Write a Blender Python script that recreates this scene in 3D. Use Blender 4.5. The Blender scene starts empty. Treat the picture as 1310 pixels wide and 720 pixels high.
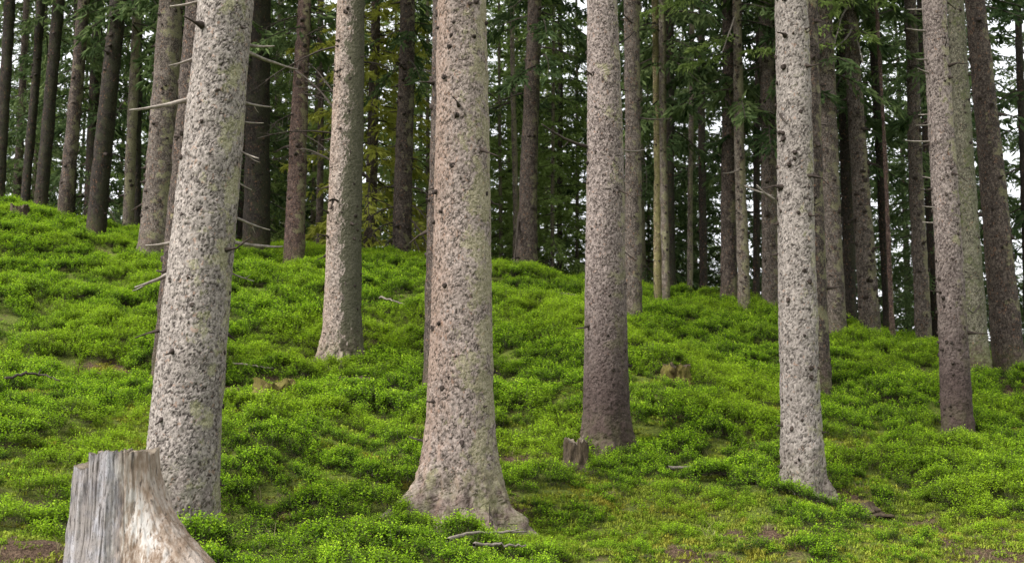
import bpy, math, random
import numpy as np
from mathutils import Vector

SC = bpy.context.scene
COL = SC.collection
rng = np.random.default_rng(11)
random.seed(11)

# ------------------------------------------------------------------ camera
EYE = 1.5
PITCH = math.radians(7.0)
LENS = 40.0
FPX = 1310 * LENS / 36.0
cam_d = bpy.data.cameras.new("camera")
cam = bpy.data.objects.new("camera", cam_d)
COL.objects.link(cam)
cam.location = (0, 0, EYE)
cam.rotation_euler = (math.radians(90) + PITCH, 0, 0)
cam_d.lens = LENS
cam_d.sensor_width = 36
cam_d.clip_end = 2000
cam_d.dof.use_dof = True
cam_d.dof.focus_distance = 8.8
cam_d.dof.aperture_fstop = 4.0
SC.camera = cam

# ------------------------------------------------------------------ sky, sun, exposure
SUN_EL, SUN_AZ = math.radians(46), math.radians(238)     # compass direction the light comes from
w = bpy.data.worlds.new("World")
SC.world = w
w.use_nodes = True
nt = w.node_tree
bg = nt.nodes["Background"]
sky = nt.nodes.new("ShaderNodeTexSky")
sky.sky_type = 'NISHITA'
sky.sun_disc = False
sky.sun_elevation = SUN_EL
sky.sun_rotation = SUN_AZ
sky.air_density = 1.0
sky.dust_density = 6.0
sky.ozone_density = 1.0
# overcast: a bright, nearly even cloud layer with slightly darker patches over most of the clear sky
wtc = nt.nodes.new("ShaderNodeTexCoord")
wno = nt.nodes.new("ShaderNodeTexNoise"); wno.inputs['Scale'].default_value = 2.2; wno.inputs['Detail'].default_value = 5
nt.links.new(wtc.outputs['Generated'], wno.inputs['Vector'])
wrp = nt.nodes.new("ShaderNodeValToRGB")
wrp.color_ramp.elements[0].position = 0.3; wrp.color_ramp.elements[0].color = (5.9, 6.0, 6.25, 1)
wrp.color_ramp.elements[1].position = 0.7; wrp.color_ramp.elements[1].color = (8.2, 8.25, 8.4, 1)
nt.links.new(wno.outputs[0], wrp.inputs[0])
wmx = nt.nodes.new("ShaderNodeMix"); wmx.data_type = 'RGBA'; wmx.inputs[0].default_value = 0.9
nt.links.new(sky.outputs[0], wmx.inputs[6]); nt.links.new(wrp.outputs[0], wmx.inputs[7])
nt.links.new(wmx.outputs[2], bg.inputs[0])
bg.inputs[1].default_value = 0.07
sun_d = bpy.data.lights.new("sun", 'SUN')
sun_d.energy = 2.6
sun_d.angle = math.radians(40)
sun_d.color = (1.0, 0.97, 0.94)
sun = bpy.data.objects.new("sun", sun_d)
COL.objects.link(sun)
sd = Vector((math.sin(SUN_AZ) * math.cos(SUN_EL), math.cos(SUN_AZ) * math.cos(SUN_EL), math.sin(SUN_EL)))
sun.rotation_euler = sd.to_track_quat('Z', 'Y').to_euler()
vs = SC.view_settings
vs.view_transform = 'Standard'
vs.look = 'None'
vs.gamma = 1.0
vs.use_curve_mapping = False
vs.exposure = 1.8
SC.cycles.max_bounces = 8
SC.cycles.diffuse_bounces = 4
SC.cycles.transmission_bounces = 4
SC.cycles.transparent_max_bounces = 8


# ------------------------------------------------------------------ numeric helpers
def ray(px, py, d):
    """point of the place seen at pixel (px, py) of the photograph, d metres ahead of the camera"""
    u = (px - 655) / FPX
    v = (360 - py) / FPX
    y = math.cos(PITCH) - v * math.sin(PITCH)
    z = math.sin(PITCH) + v * math.cos(PITCH)
    return np.array([u * d / y, d, EYE + z * d / y])


def hsh(ix, iy, iz, s=0):
    h = (ix.astype(np.int64) * 374761393 + iy.astype(np.int64) * 668265263 + iz.astype(np.int64) * 2147483647 + s * 1274126177) & 0xFFFFFFFF
    h = ((h ^ (h >> 13)) * 1274126177) & 0xFFFFFFFF
    h = ((h ^ (h >> 16)) * 2246822519) & 0xFFFFFFFF
    return ((h ^ (h >> 15)) & 0xFFFFFF) / float(0xFFFFFF)


def noise3(p, s=0):
    i = np.floor(p).astype(np.int64)
    f = p - i
    f = f * f * (3 - 2 * f)
    r = 0
    for dx in (0, 1):
        for dy in (0, 1):
            for dz in (0, 1):
                wgt = (f[:, 0] if dx else 1 - f[:, 0]) * (f[:, 1] if dy else 1 - f[:, 1]) * (f[:, 2] if dz else 1 - f[:, 2])
                r = r + wgt * hsh(i[:, 0] + dx, i[:, 1] + dy, i[:, 2] + dz, s)
    return r * 2 - 1


def fbm3(p, o=3, s=0):
    r = 0
    a = 1.0
    for k in range(o):
        r = r + a * noise3(p * 2 ** k, s + k)
        a *= 0.5
    return r


def fbm2(x, y, o=3, s=0):
    x, y = np.broadcast_arrays(np.asarray(x, float), np.asarray(y, float))
    p = np.stack([x.ravel(), y.ravel(), np.full(x.size, 0.37)], 1)
    return fbm3(p, o, s).reshape(x.shape)


def mesh_np(name, verts, polys, mats=(), mat_idx=None, smooth=True):
    """polys: list of (n,k) int arrays"""
    me = bpy.data.meshes.new(name)
    verts = np.asarray(verts, np.float32)
    me.vertices.add(len(verts))
    me.vertices.foreach_set('co', verts.ravel())
    loops = np.concatenate([p.ravel() for p in polys]).astype(np.int32)
    sizes = np.concatenate([np.full(len(p), p.shape[1]) for p in polys]).astype(np.int32)
    starts = np.concatenate([[0], np.cumsum(sizes)[:-1]]).astype(np.int32)
    me.loops.add(len(loops))
    me.loops.foreach_set('vertex_index', loops)
    me.polygons.add(len(sizes))
    me.polygons.foreach_set('loop_start', starts)
    me.polygons.foreach_set('loop_total', sizes)
    if mat_idx is not None:
        me.polygons.foreach_set('material_index', np.asarray(mat_idx, np.int32))
    me.polygons.foreach_set('use_smooth', np.full(len(sizes), smooth, bool))
    me.update(calc_edges=True)
    for m in mats:
        me.materials.append(m)
    return me


def link(name, me, parent=None, **props):
    o = bpy.data.objects.new(name, me)
    COL.objects.link(o)
    if parent is not None:
        o.parent = parent
    for k, v in props.items():
        o[k] = v
    return o


def thing(name, label, cat, loc, group=None):
    o = link(name, None)
    o.location = loc
    o.empty_display_size = 0.2
    o['label'] = label
    o['category'] = cat
    if group:
        o['group'] = group
    return o


def grid_faces(nr, nc, wrap=True, off=0):
    r = np.arange(nr - 1)[:, None]
    c = np.arange(nc if wrap else nc - 1)[None, :]
    c2 = (c + 1) % nc
    return np.stack([r * nc + c, r * nc + c2, (r + 1) * nc + c2, (r + 1) * nc + c], -1).reshape(-1, 4) + off


def tube(path, rad, n=6, lump=0.0, seed=0):
    """verts and quads of a tapered tube along path"""
    path = np.asarray(path, float)
    rad = np.broadcast_to(np.asarray(rad, float), (len(path),))
    t = np.gradient(path, axis=0)
    t /= np.linalg.norm(t, axis=1)[:, None] + 1e-9
    ref = np.array([0.13, 0.21, 1.0]) if abs(t[0, 2]) < 0.9 else np.array([1.0, 0.2, 0.1])
    a = np.cross(t, ref)
    a /= np.linalg.norm(a, axis=1)[:, None] + 1e-9
    b = np.cross(t, a)
    th = np.linspace(0, 2 * math.pi, n, endpoint=False)
    rr = rad[:, None] * np.ones(n)
    if lump:
        rr = rr * (1 + lump * fbm2(np.arange(len(path))[:, None] * 0.7 + seed * 7.3, np.arange(n)[None, :] * 0.9 + seed, 2, seed))
    v = path[:, None, :] + rr[..., None] * (np.cos(th)[None, :, None] * a[:, None, :] + np.sin(th)[None, :, None] * b[:, None, :])
    v = v.reshape(-1, 3)
    f = grid_faces(len(path), n)
    return v, f


class Acc:
    """collects pieces into one mesh"""
    def __init__(self):
        self.v, self.q, self.t, self.qm, self.tm, self.n = [], [], [], [], [], 0

    def add(self, v, f, m=0):
        if f.shape[1] == 4:
            self.q.append(f + self.n); self.qm.append(np.full(len(f), m))
        else:
            self.t.append(f + self.n); self.tm.append(np.full(len(f), m))
        self.v.append(v); self.n += len(v)

    def tube(self, path, rad, n=5, m=0, cap=True, lump=0.0, seed=0):
        v, f = tube(path, rad, n, lump, seed)
        self.add(v, f, m)
        if cap:
            k = len(v)
            c = np.asarray(path[-1], float)[None]
            last = np.arange(k - n, k) + self.n - k
            self.v.append(c)
            tri = np.stack([last, np.roll(last, -1), np.full(n, self.n)], 1)
            self.t.append(tri); self.tm.append(np.full(n, m)); self.n += 1

    def build(self, name, mats, smooth=True):
        polys = self.q + self.t
        mi = np.concatenate(self.qm + self.tm)
        return mesh_np(name, np.concatenate(self.v), polys, mats, mi, smooth)


def smooth01(x, a, b):
    t = np.clip((x - a) / (b - a), 0, 1)
    return t * t * (3 - 2 * t)


# ------------------------------------------------------------------ materials
class NT:
    def __init__(self, name):
        self.m = bpy.data.materials.new(name)
        self.m.use_nodes = True
        self.t = self.m.node_tree
        self.b = self.t.nodes["Principled BSDF"]
        self.out = self.t.nodes["Material Output"]

    def n(self, typ, **kw):
        nd = self.t.nodes.new(typ)
        for k, v in kw.items():
            if k.startswith('i_'):
                key = k[2:]
                nd.inputs[int(key) if key.isdigit() else key].default_value = v
            else:
                setattr(nd, k, v)
        return nd

    def l(self, a, b):
        self.t.links.new(a, b)

    def ramp(self, fac, stops, interp='LINEAR'):
        r = self.t.nodes.new("ShaderNodeValToRGB")
        r.color_ramp.interpolation = interp
        e = r.color_ramp.elements
        while len(e) < len(stops):
            e.new(0.5)
        for el, (p, c) in zip(e, stops):
            el.position = p
            el.color = (*c, 1) if len(c) == 3 else c
        self.l(fac, r.inputs[0])
        return r.outputs[0]

    def mix(self, fac, a, b, mode='MIX'):
        nd = self.t.nodes.new("ShaderNodeMix")
        nd.data_type = 'RGBA'
        nd.blend_type = mode
        for s, v in ((nd.inputs[0], fac), (nd.inputs[6], a), (nd.inputs[7], b)):
            if hasattr(v, 'is_output'):
                self.l(v, s)
            elif isinstance(v, (int, float)):
                s.default_value = v
            else:
                s.default_value = (*v, 1)
        return nd.outputs[2]

    def math(self, op, a, b=0.0, clamp=False):
        nd = self.t.nodes.new("ShaderNodeMath")
        nd.operation = op
        nd.use_clamp = clamp
        for s, v in ((nd.inputs[0], a), (nd.inputs[1], b)):
            if hasattr(v, 'is_output'):
                self.l(v, s)
            else:
                s.default_value = v
        return nd.outputs[0]

    def noise(self, vec, scale, detail=3, rough=0.55):
        nd = self.n("ShaderNodeTexNoise")
        nd.inputs['Scale'].default_value = scale
        nd.inputs['Detail'].default_value = detail
        nd.inputs['Roughness'].default_value = rough
        self.l(vec, nd.inputs['Vector'])
        return nd


def bark_mat(name, plate_lo, plate_hi, gap, lichen=0.25, lichen_col=(0.34, 0.33, 0.17), moss=0.0, lower_brown=0.0, scale=38.0, foot=0.35, gapw=0.22, near=False, side_w=0.34, fleck=1.0, tan=0.0, lmix=0.5):
    k = NT(name)
    tc = k.n("ShaderNodeTexCoord")
    oi = k.n("ShaderNodeObjectInfo")
    shift = k.n("ShaderNodeVectorMath", operation='SCALE')
    k.l(oi.outputs['Location'], shift.inputs[0]); shift.inputs['Scale'].default_value = 3.17
    vadd = k.n("ShaderNodeVectorMath", operation='ADD')
    k.l(tc.outputs['Object'], vadd.inputs[0]); k.l(shift.outputs[0], vadd.inputs[1])
    P = vadd.outputs[0]
    # jagged flakes: noise-warped coordinates
    wn = k.noise(P, 34, 3, 0.6)
    wsc = k.n("ShaderNodeVectorMath", operation='MULTIPLY_ADD')
    k.l(wn.outputs['Color'], wsc.inputs[0])
    wsc.inputs[1].default_value = (0.05, 0.05, 0.06)
    k.l(P, wsc.inputs[2])
    sq = k.n("ShaderNodeVectorMath", operation='MULTIPLY')
    k.l(wsc.outputs[0], sq.inputs[0]); sq.inputs[1].default_value = (1, 1, 0.72)
    ve = k.n("ShaderNodeTexVoronoi", feature='DISTANCE_TO_EDGE'); ve.inputs['Scale'].default_value = scale
    vc = k.n("ShaderNodeTexVoronoi", feature='F1'); vc.inputs['Scale'].default_value = scale
    k.l(sq.outputs[0], ve.inputs['Vector']); k.l(sq.outputs[0], vc.inputs['Vector'])
    sep = k.n("ShaderNodeSeparateColor"); k.l(vc.outputs['Color'], sep.inputs[0])
    big = k.noise(P, 1.7, 4, 0.6)
    fine = k.noise(P, 95, 3, 0.65)
    mid = k.noise(P, 9, 3)
    gapm = k.ramp(ve.outputs[0], [(0.0, (1, 1, 1)), (gapw * 0.45, (0.75, 0.75, 0.75)), (gapw, (0, 0, 0))])
    brk = k.noise(P, 48, 2, 0.6)
    gmul = k.math('MULTIPLY', gapm, k.ramp(k.math('ADD', k.math('MULTIPLY', mid.outputs[0], 0.45), k.math('MULTIPLY', brk.outputs[0], 0.55)), [(0.44, (0.05,) * 3), (0.58, (1, 1, 1))]))
    cellr, cellg, cellb = sep.outputs[0], sep.outputs[1], sep.outputs[2]
    if near:                                   # flakes are modelled: the mesh carries which flake and how deep in a joint
        a1 = k.n("ShaderNodeAttribute", attribute_name="joint"); a2 = k.n("ShaderNodeAttribute", attribute_name="flake"); a3 = k.n("ShaderNodeAttribute", attribute_name="flake_b")
        gmul = a1.outputs['Fac']; cellr = a2.outputs['Fac']; cellg = a3.outputs['Fac']; cellb = a2.outputs['Fac']
    pit = k.ramp(k.noise(P, 70, 2, 0.6).outputs[0], [(0.31, (1, 1, 1)), (0.40, (0, 0, 0))])
    gmul = k.math('MAXIMUM', gmul, k.math('MULTIPLY', pit, 0.8))
    tone = k.math('MULTIPLY_ADD', cellr, 0.42)
    k.t.nodes[-1].inputs[2].default_value = 0.0
    tone = k.math('ADD', tone, k.math('MULTIPLY', fine.outputs[0], 0.62))
    tone = k.math('ADD', tone, k.math('MULTIPLY', k.math('SUBTRACT', big.outputs[0], 0.5), 0.75))
    plate = k.ramp(tone, [(0.14, plate_lo), (0.72, plate_hi), (0.90, tuple(min(c * 1.5, 0.72) for c in plate_hi))])
    # small crisp scales: some bleached, some dark
    sc2 = k.n("ShaderNodeTexVoronoi", feature='F1'); sc2.inputs['Scale'].default_value = 78 if near else 60
    sq2 = k.n("ShaderNodeVectorMath", operation='MULTIPLY'); k.l(wsc.outputs[0], sq2.inputs[0]); sq2.inputs[1].default_value = (1.2, 1.2, 0.46)
    k.l(sq2.outputs[0], sc2.inputs['Vector'])
    sp2 = k.n("ShaderNodeSeparateColor"); k.l(sc2.outputs['Color'], sp2.inputs[0])
    fl = k.math('ADD', sp2.outputs[0], k.math('MULTIPLY', k.math('SUBTRACT', mid.outputs[0], 0.5), 0.5))
    bright = k.ramp(fl, [(0.70, (0, 0, 0)), (0.78, (1, 1, 1))])
    darkf = k.ramp(fl, [(0.20, (1, 1, 1)), (0.27, (0, 0, 0))])
    plate = k.mix(k.math('MULTIPLY', bright, 0.58 * fleck), plate, tuple(min(c * 1.55, 0.6) for c in plate_hi))
    plate = k.mix(k.math('MULTIPLY', darkf, 0.62 * fleck), plate, tuple(c * 1.25 for c in gap))
    if tan > 0:                                # orange-tan bloom on the open (-x) side
        gt = k.n("ShaderNodeNewGeometry"); dt = k.n("ShaderNodeVectorMath", operation='DOT_PRODUCT')
        k.l(gt.outputs['Normal'], dt.inputs[0]); dt.inputs[1].default_value = (-0.95, -0.1, 0)
        tm = k.ramp(k.math('ADD', k.math('MULTIPLY', dt.outputs['Value'], 0.55), k.math('MULTIPLY', k.noise(P, 4, 4, 0.7).outputs[0], 0.9)), [(0.62, (0, 0, 0)), (0.95, (1, 1, 1))])
        plate = k.mix(k.math('MULTIPLY', tm, tan), plate, (0.30, 0.185, 0.125))
    # rusty flakes here and there
    rust = k.math('GREATER_THAN', k.math('ADD', cellg, k.math('MULTIPLY', mid.outputs[0], 0.35)), 1.10)
    plate = k.mix(k.math('MULTIPLY', rust, 0.35), plate, (0.26, 0.13, 0.07))
    col = k.mix(gmul, plate, gap)
    # lichen, thicker on the weather side (+x, towards the back)
    geo = k.n("ShaderNodeNewGeometry")
    dot = k.n("ShaderNodeVectorMath", operation='DOT_PRODUCT')
    k.l(geo.outputs['Normal'], dot.inputs[0]); dot.inputs[1].default_value = (0.86, -0.35, 0.1)
    side = k.math('MULTIPLY_ADD', dot.outputs['Value'], side_w)
    k.t.nodes[-1].inputs[2].default_value = 0.0
    ln = k.noise(P, 5.5, 5, 0.68)
    lm = k.math('ADD', k.math('ADD', k.math('MULTIPLY_ADD', ln.outputs[0], 2.0), side), lichen - 0.72)
    [n for n in k.t.nodes if n.type == 'MATH' and n.operation == 'MULTIPLY_ADD'][-1].inputs[2].default_value = -0.5
    lm = k.ramp(lm, [(0.12, (0, 0, 0)), (0.26, (1, 1, 1))])
    lcol = k.mix(k.ramp(fine.outputs[0], [(0.4, (0, 0, 0)), (0.6, (1, 1, 1))]), tuple(c * 0.45 for c in lichen_col), lichen_col)
    col = k.mix(k.math('MULTIPLY', lm, lmix), col, lcol)
    if moss > 0:
        mn = k.noise(P, 3.2, 5, 0.7)
        mm = k.ramp(k.math('ADD', k.math('MULTIPLY', k.math('ADD', mn.outputs[0], k.noise(P, 24, 3, 0.7).outputs[0]), 0.5), moss - 0.5), [(0.44, (0, 0, 0)), (0.52, (1, 1, 1))])
        col = k.mix(k.math('MULTIPLY', mm, 0.8), col, k.mix(fine.outputs[0], (0.012, 0.018, 0.006), (0.14, 0.155, 0.06)))
    sz = k.n("ShaderNodeSeparateXYZ"); k.l(tc.outputs['Object'], sz.inputs[0])
    zz = k.math('ADD', sz.outputs[2], k.math('MULTIPLY', k.math('SUBTRACT', mid.outputs[0], 0.5), 0.7))
    if lower_brown > 0:
        lb = k.ramp(k.math('DIVIDE', zz, 4.0), [(0.16, (1, 1, 1)), (0.60, (0, 0, 0))])
        br = k.mix(k.math('MULTIPLY', tone, fine.outputs[0]), (0.014, 0.009, 0.008), (0.15, 0.108, 0.096))
        col = k.mix(k.math('MULTIPLY', lb, lower_brown), col, k.mix(gmul, br, gap))
    # mossy, stained foot
    ft = k.ramp(zz, [(0.02, (1, 1, 1)), (0.55, (0, 0, 0))])
    fcol = k.mix(k.ramp(mid.outputs[0], [(0.42, (0, 0, 0)), (0.6, (1, 1, 1))]), (0.070, 0.048, 0.036), (0.095, 0.105, 0.028))
    col = k.mix(k.math('MULTIPLY', ft, foot), col, fcol)
    k.l(col, k.b.inputs['Base Color'])
    k.b.inputs['Roughness'].default_value = 0.93
    k.b.inputs['Specular IOR Level'].default_value = 0.15
    h = k.math('SUBTRACT', k.math('ADD', k.math('MULTIPLY', fine.outputs[0], 0.35), k.math('MULTIPLY', cellb, 0.6)), gmul)
    bp = k.n("ShaderNodeBump"); bp.inputs['Strength'].default_value = 0.5 if near else 0.9; bp.inputs['Distance'].default_value = 0.006 if near else 0.012
    k.l(h, bp.inputs['Height'])
    k.l(bp.outputs[0], k.b.inputs['Normal'])
    return k.m


def leaf_mat(name, stops, transl=0.35, patch=None, rough=0.5, spec=0.3, patch_scale=0.55, toplit=False):
    k = NT(name)
    oi = k.n("ShaderNodeObjectInfo")
    geo = k.n("ShaderNodeNewGeometry")
    pn = k.noise(geo.outputs['Position'], 2.6, 3, 0.6)
    isl = geo.outputs['Random Per Island']
    f = k.math('ADD', k.math('MULTIPLY', oi.outputs['Random'], 0.30), k.math('MULTIPLY', isl, 0.34))
    f = k.math('ADD', f, k.math('MULTIPLY', pn.outputs[0], 0.36))
    if toplit:                                   # lit tops and shaded lower leaves painted by height, fresh tips lighter too
        at = k.n("ShaderNodeAttribute", attribute_name="toplit")
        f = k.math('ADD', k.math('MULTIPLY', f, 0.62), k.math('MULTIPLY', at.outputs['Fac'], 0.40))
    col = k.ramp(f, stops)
    if patch:
        pp = k.noise(geo.outputs['Position'], patch_scale, 3, 0.6)
        col = k.mix(k.ramp(pp.outputs[0], [(0.48, (0, 0, 0)), (0.66, (1, 1, 1))]), col, k.mix(0.6, col, patch))
    k.l(col, k.b.inputs['Base Color'])
    k.b.inputs['Roughness'].default_value = rough
    k.b.inputs['Specular IOR Level'].default_value = spec
    tr = k.n("ShaderNodeBsdfTranslucent")
    k.l(col, tr.inputs['Color'])
    mx = k.n("ShaderNodeMixShader"); mx.inputs[0].default_value = transl
    k.l(k.b.outputs[0], mx.inputs[1]); k.l(tr.outputs[0], mx.inputs[2])
    k.l(mx.outputs[0], k.out.inputs['Surface'])
    return k.m


def simple_mat(name, c1, c2, scale=12, stretch=(1, 1, 1), rough=0.9, bump=0.5, dist=0.01):
    k = NT(name)
    tc = k.n("ShaderNodeTexCoord")
    mp = k.n("ShaderNodeVectorMath", operation='MULTIPLY')
    k.l(tc.outputs['Object'], mp.inputs[0]); mp.inputs[1].default_value = stretch
    n1 = k.noise(mp.outputs[0], scale, 5, 0.65)
    n2 = k.noise(mp.outputs[0], scale * 6, 3, 0.6)
    f = k.math('ADD', k.math('MULTIPLY', n1.outputs[0], 0.65), k.math('MULTIPLY', n2.outputs[0], 0.35))
    k.l(k.ramp(f, [(0.36, c1), (0.64, c2)]), k.b.inputs['Base Color'])
    k.b.inputs['Roughness'].default_value = rough
    k.b.inputs['Specular IOR Level'].default_value = 0.2
    bp = k.n("ShaderNodeBump"); bp.inputs['Strength'].default_value = bump; bp.inputs['Distance'].default_value = dist
    k.l(f, bp.inputs['Height']); k.l(bp.outputs[0], k.b.inputs['Normal'])
    return k.m


BARK = {
    'pale': bark_mat("pale_bark", (0.106, 0.090, 0.080), (0.258, 0.227, 0.204), (0.022, 0.017, 0.015), lichen=0.03, scale=36, near=True, fleck=0.6),
    'pink': bark_mat("pinkish_bark", (0.114, 0.087, 0.076), (0.262, 0.217, 0.192), (0.025, 0.019, 0.015), lichen=0.10, lichen_col=(0.33, 0.31, 0.17), scale=40, foot=0.55, near=True, fleck=0.65, tan=0.34, side_w=0.45),
    'purple': bark_mat("brown_footed_bark", (0.097, 0.076, 0.069), (0.243, 0.202, 0.182), (0.024, 0.017, 0.015), lichen=0.06, lower_brown=0.95, fleck=0.8, scale=42, near=True),
    'lichen': bark_mat("lichen_bark", (0.126, 0.097, 0.082), (0.313, 0.262, 0.227), (0.024, 0.018, 0.015), lichen=0.0, lichen_col=(0.090, 0.090, 0.055), side_w=1.0, fleck=0.7, lmix=0.88, tan=0.25, scale=46, foot=0.5, near=True),
    'lichen_stem': bark_mat("lichen_stem_bark", (0.074, 0.059, 0.048), (0.187, 0.159, 0.130), (0.040, 0.030, 0.025), lichen=0.30, scale=46, foot=0.5),
    'brown': bark_mat("brown_bark", (0.037, 0.029, 0.025), (0.106, 0.084, 0.070), (0.017, 0.013, 0.011), lichen=0.06, scale=44, foot=0.6),
    'greybrown': bark_mat("grey_brown_bark", (0.064, 0.051, 0.044), (0.157, 0.130, 0.110), (0.023, 0.018, 0.015), lichen=0.12, scale=44, foot=0.4),
    'red': bark_mat("reddish_bark", (0.056, 0.036, 0.030), (0.140, 0.095, 0.080), (0.026, 0.018, 0.016), lichen=0.10, scale=44, foot=0.6),
    'mossy': bark_mat("mossy_bark", (0.065, 0.056, 0.045), (0.158, 0.147, 0.108), (0.026, 0.023, 0.017), lichen=0.18, lichen_col=(0.140, 0.147, 0.082), moss=0.42, scale=42, foot=0.8, near=True),
    'dark': bark_mat("shade_dark_bark", (0.014, 0.012, 0.009), (0.043, 0.035, 0.029), (0.011, 0.009, 0.007), lichen=0.22, lichen_col=(0.060, 0.066, 0.033), moss=0.3, scale=44, foot=0.6),  # shade and backlight on background trunks put into the colour, some truly dark
    'yellow': bark_mat("yellow_lichen_bark", (0.141, 0.117, 0.063), (0.266, 0.227, 0.126), (0.055, 0.039, 0.027), lichen=0.45, lichen_col=(0.250, 0.243, 0.078), scale=44),
}
M_STUB = simple_mat("stub_wood", (0.012, 0.009, 0.008), (0.06, 0.045, 0.036), 40)
M_STICK = simple_mat("bleached_stick", (0.11, 0.093, 0.076), (0.30, 0.265, 0.23), 22, (1, 1, 1), bump=0.4)
M_FALLEN = simple_mat("fallen_wood", (0.075, 0.062, 0.05), (0.23, 0.20, 0.165), 22, bump=0.5)
M_TWIG = simple_mat("dark_twig", (0.018, 0.014, 0.011), (0.065, 0.052, 0.042), 20)
M_NEEDLE = leaf_mat("spruce_needles", [(0.2, (0.024, 0.045, 0.018)), (0.5, (0.080, 0.124, 0.046)), (0.8, (0.165, 0.215, 0.080))], 0.4, rough=0.7, spec=0.08)
M_NEEDLE_L = leaf_mat("lit_fresh_needles", [(0.2, (0.09, 0.14, 0.036)), (0.5, (0.20, 0.28, 0.075)), (0.8, (0.31, 0.39, 0.125))], 0.45, rough=0.7, spec=0.08)  # fresh green raised lighter to paint lit, hazy foliage beyond the crest
M_LARCH = leaf_mat("yellow_green_needles", [(0.2, (0.17, 0.18, 0.03)), (0.5, (0.33, 0.35, 0.06)), (0.8, (0.46, 0.48, 0.11))], 0.45, rough=0.7, spec=0.08)
M_BILB = leaf_mat("bilberry_leaves", [(0.22, (0.014, 0.036, 0.004)), (0.41, (0.085, 0.160, 0.007)), (0.58, (0.205, 0.375, 0.010)), (0.80, (0.39, 0.55, 0.028))], 0.45, patch=(0.31, 0.45, 0.02), toplit=True, rough=0.6, spec=0.12)  # dark end deepened to paint shade on the lower leaves
M_MOSS = leaf_mat("moss_tips", [(0.2, (0.08, 0.10, 0.015)), (0.5, (0.17, 0.225, 0.024)), (0.85, (0.29, 0.34, 0.04))], 0.3, patch=(0.27, 0.21, 0.03), rough=0.8, spec=0.1, patch_scale=1.6)
M_DRY = leaf_mat("dry_grass_blades", [(0.2, (0.10, 0.085, 0.045)), (0.5, (0.19, 0.165, 0.08)), (0.85, (0.28, 0.25, 0.13))], 0.3, rough=0.7, spec=0.2)

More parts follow.
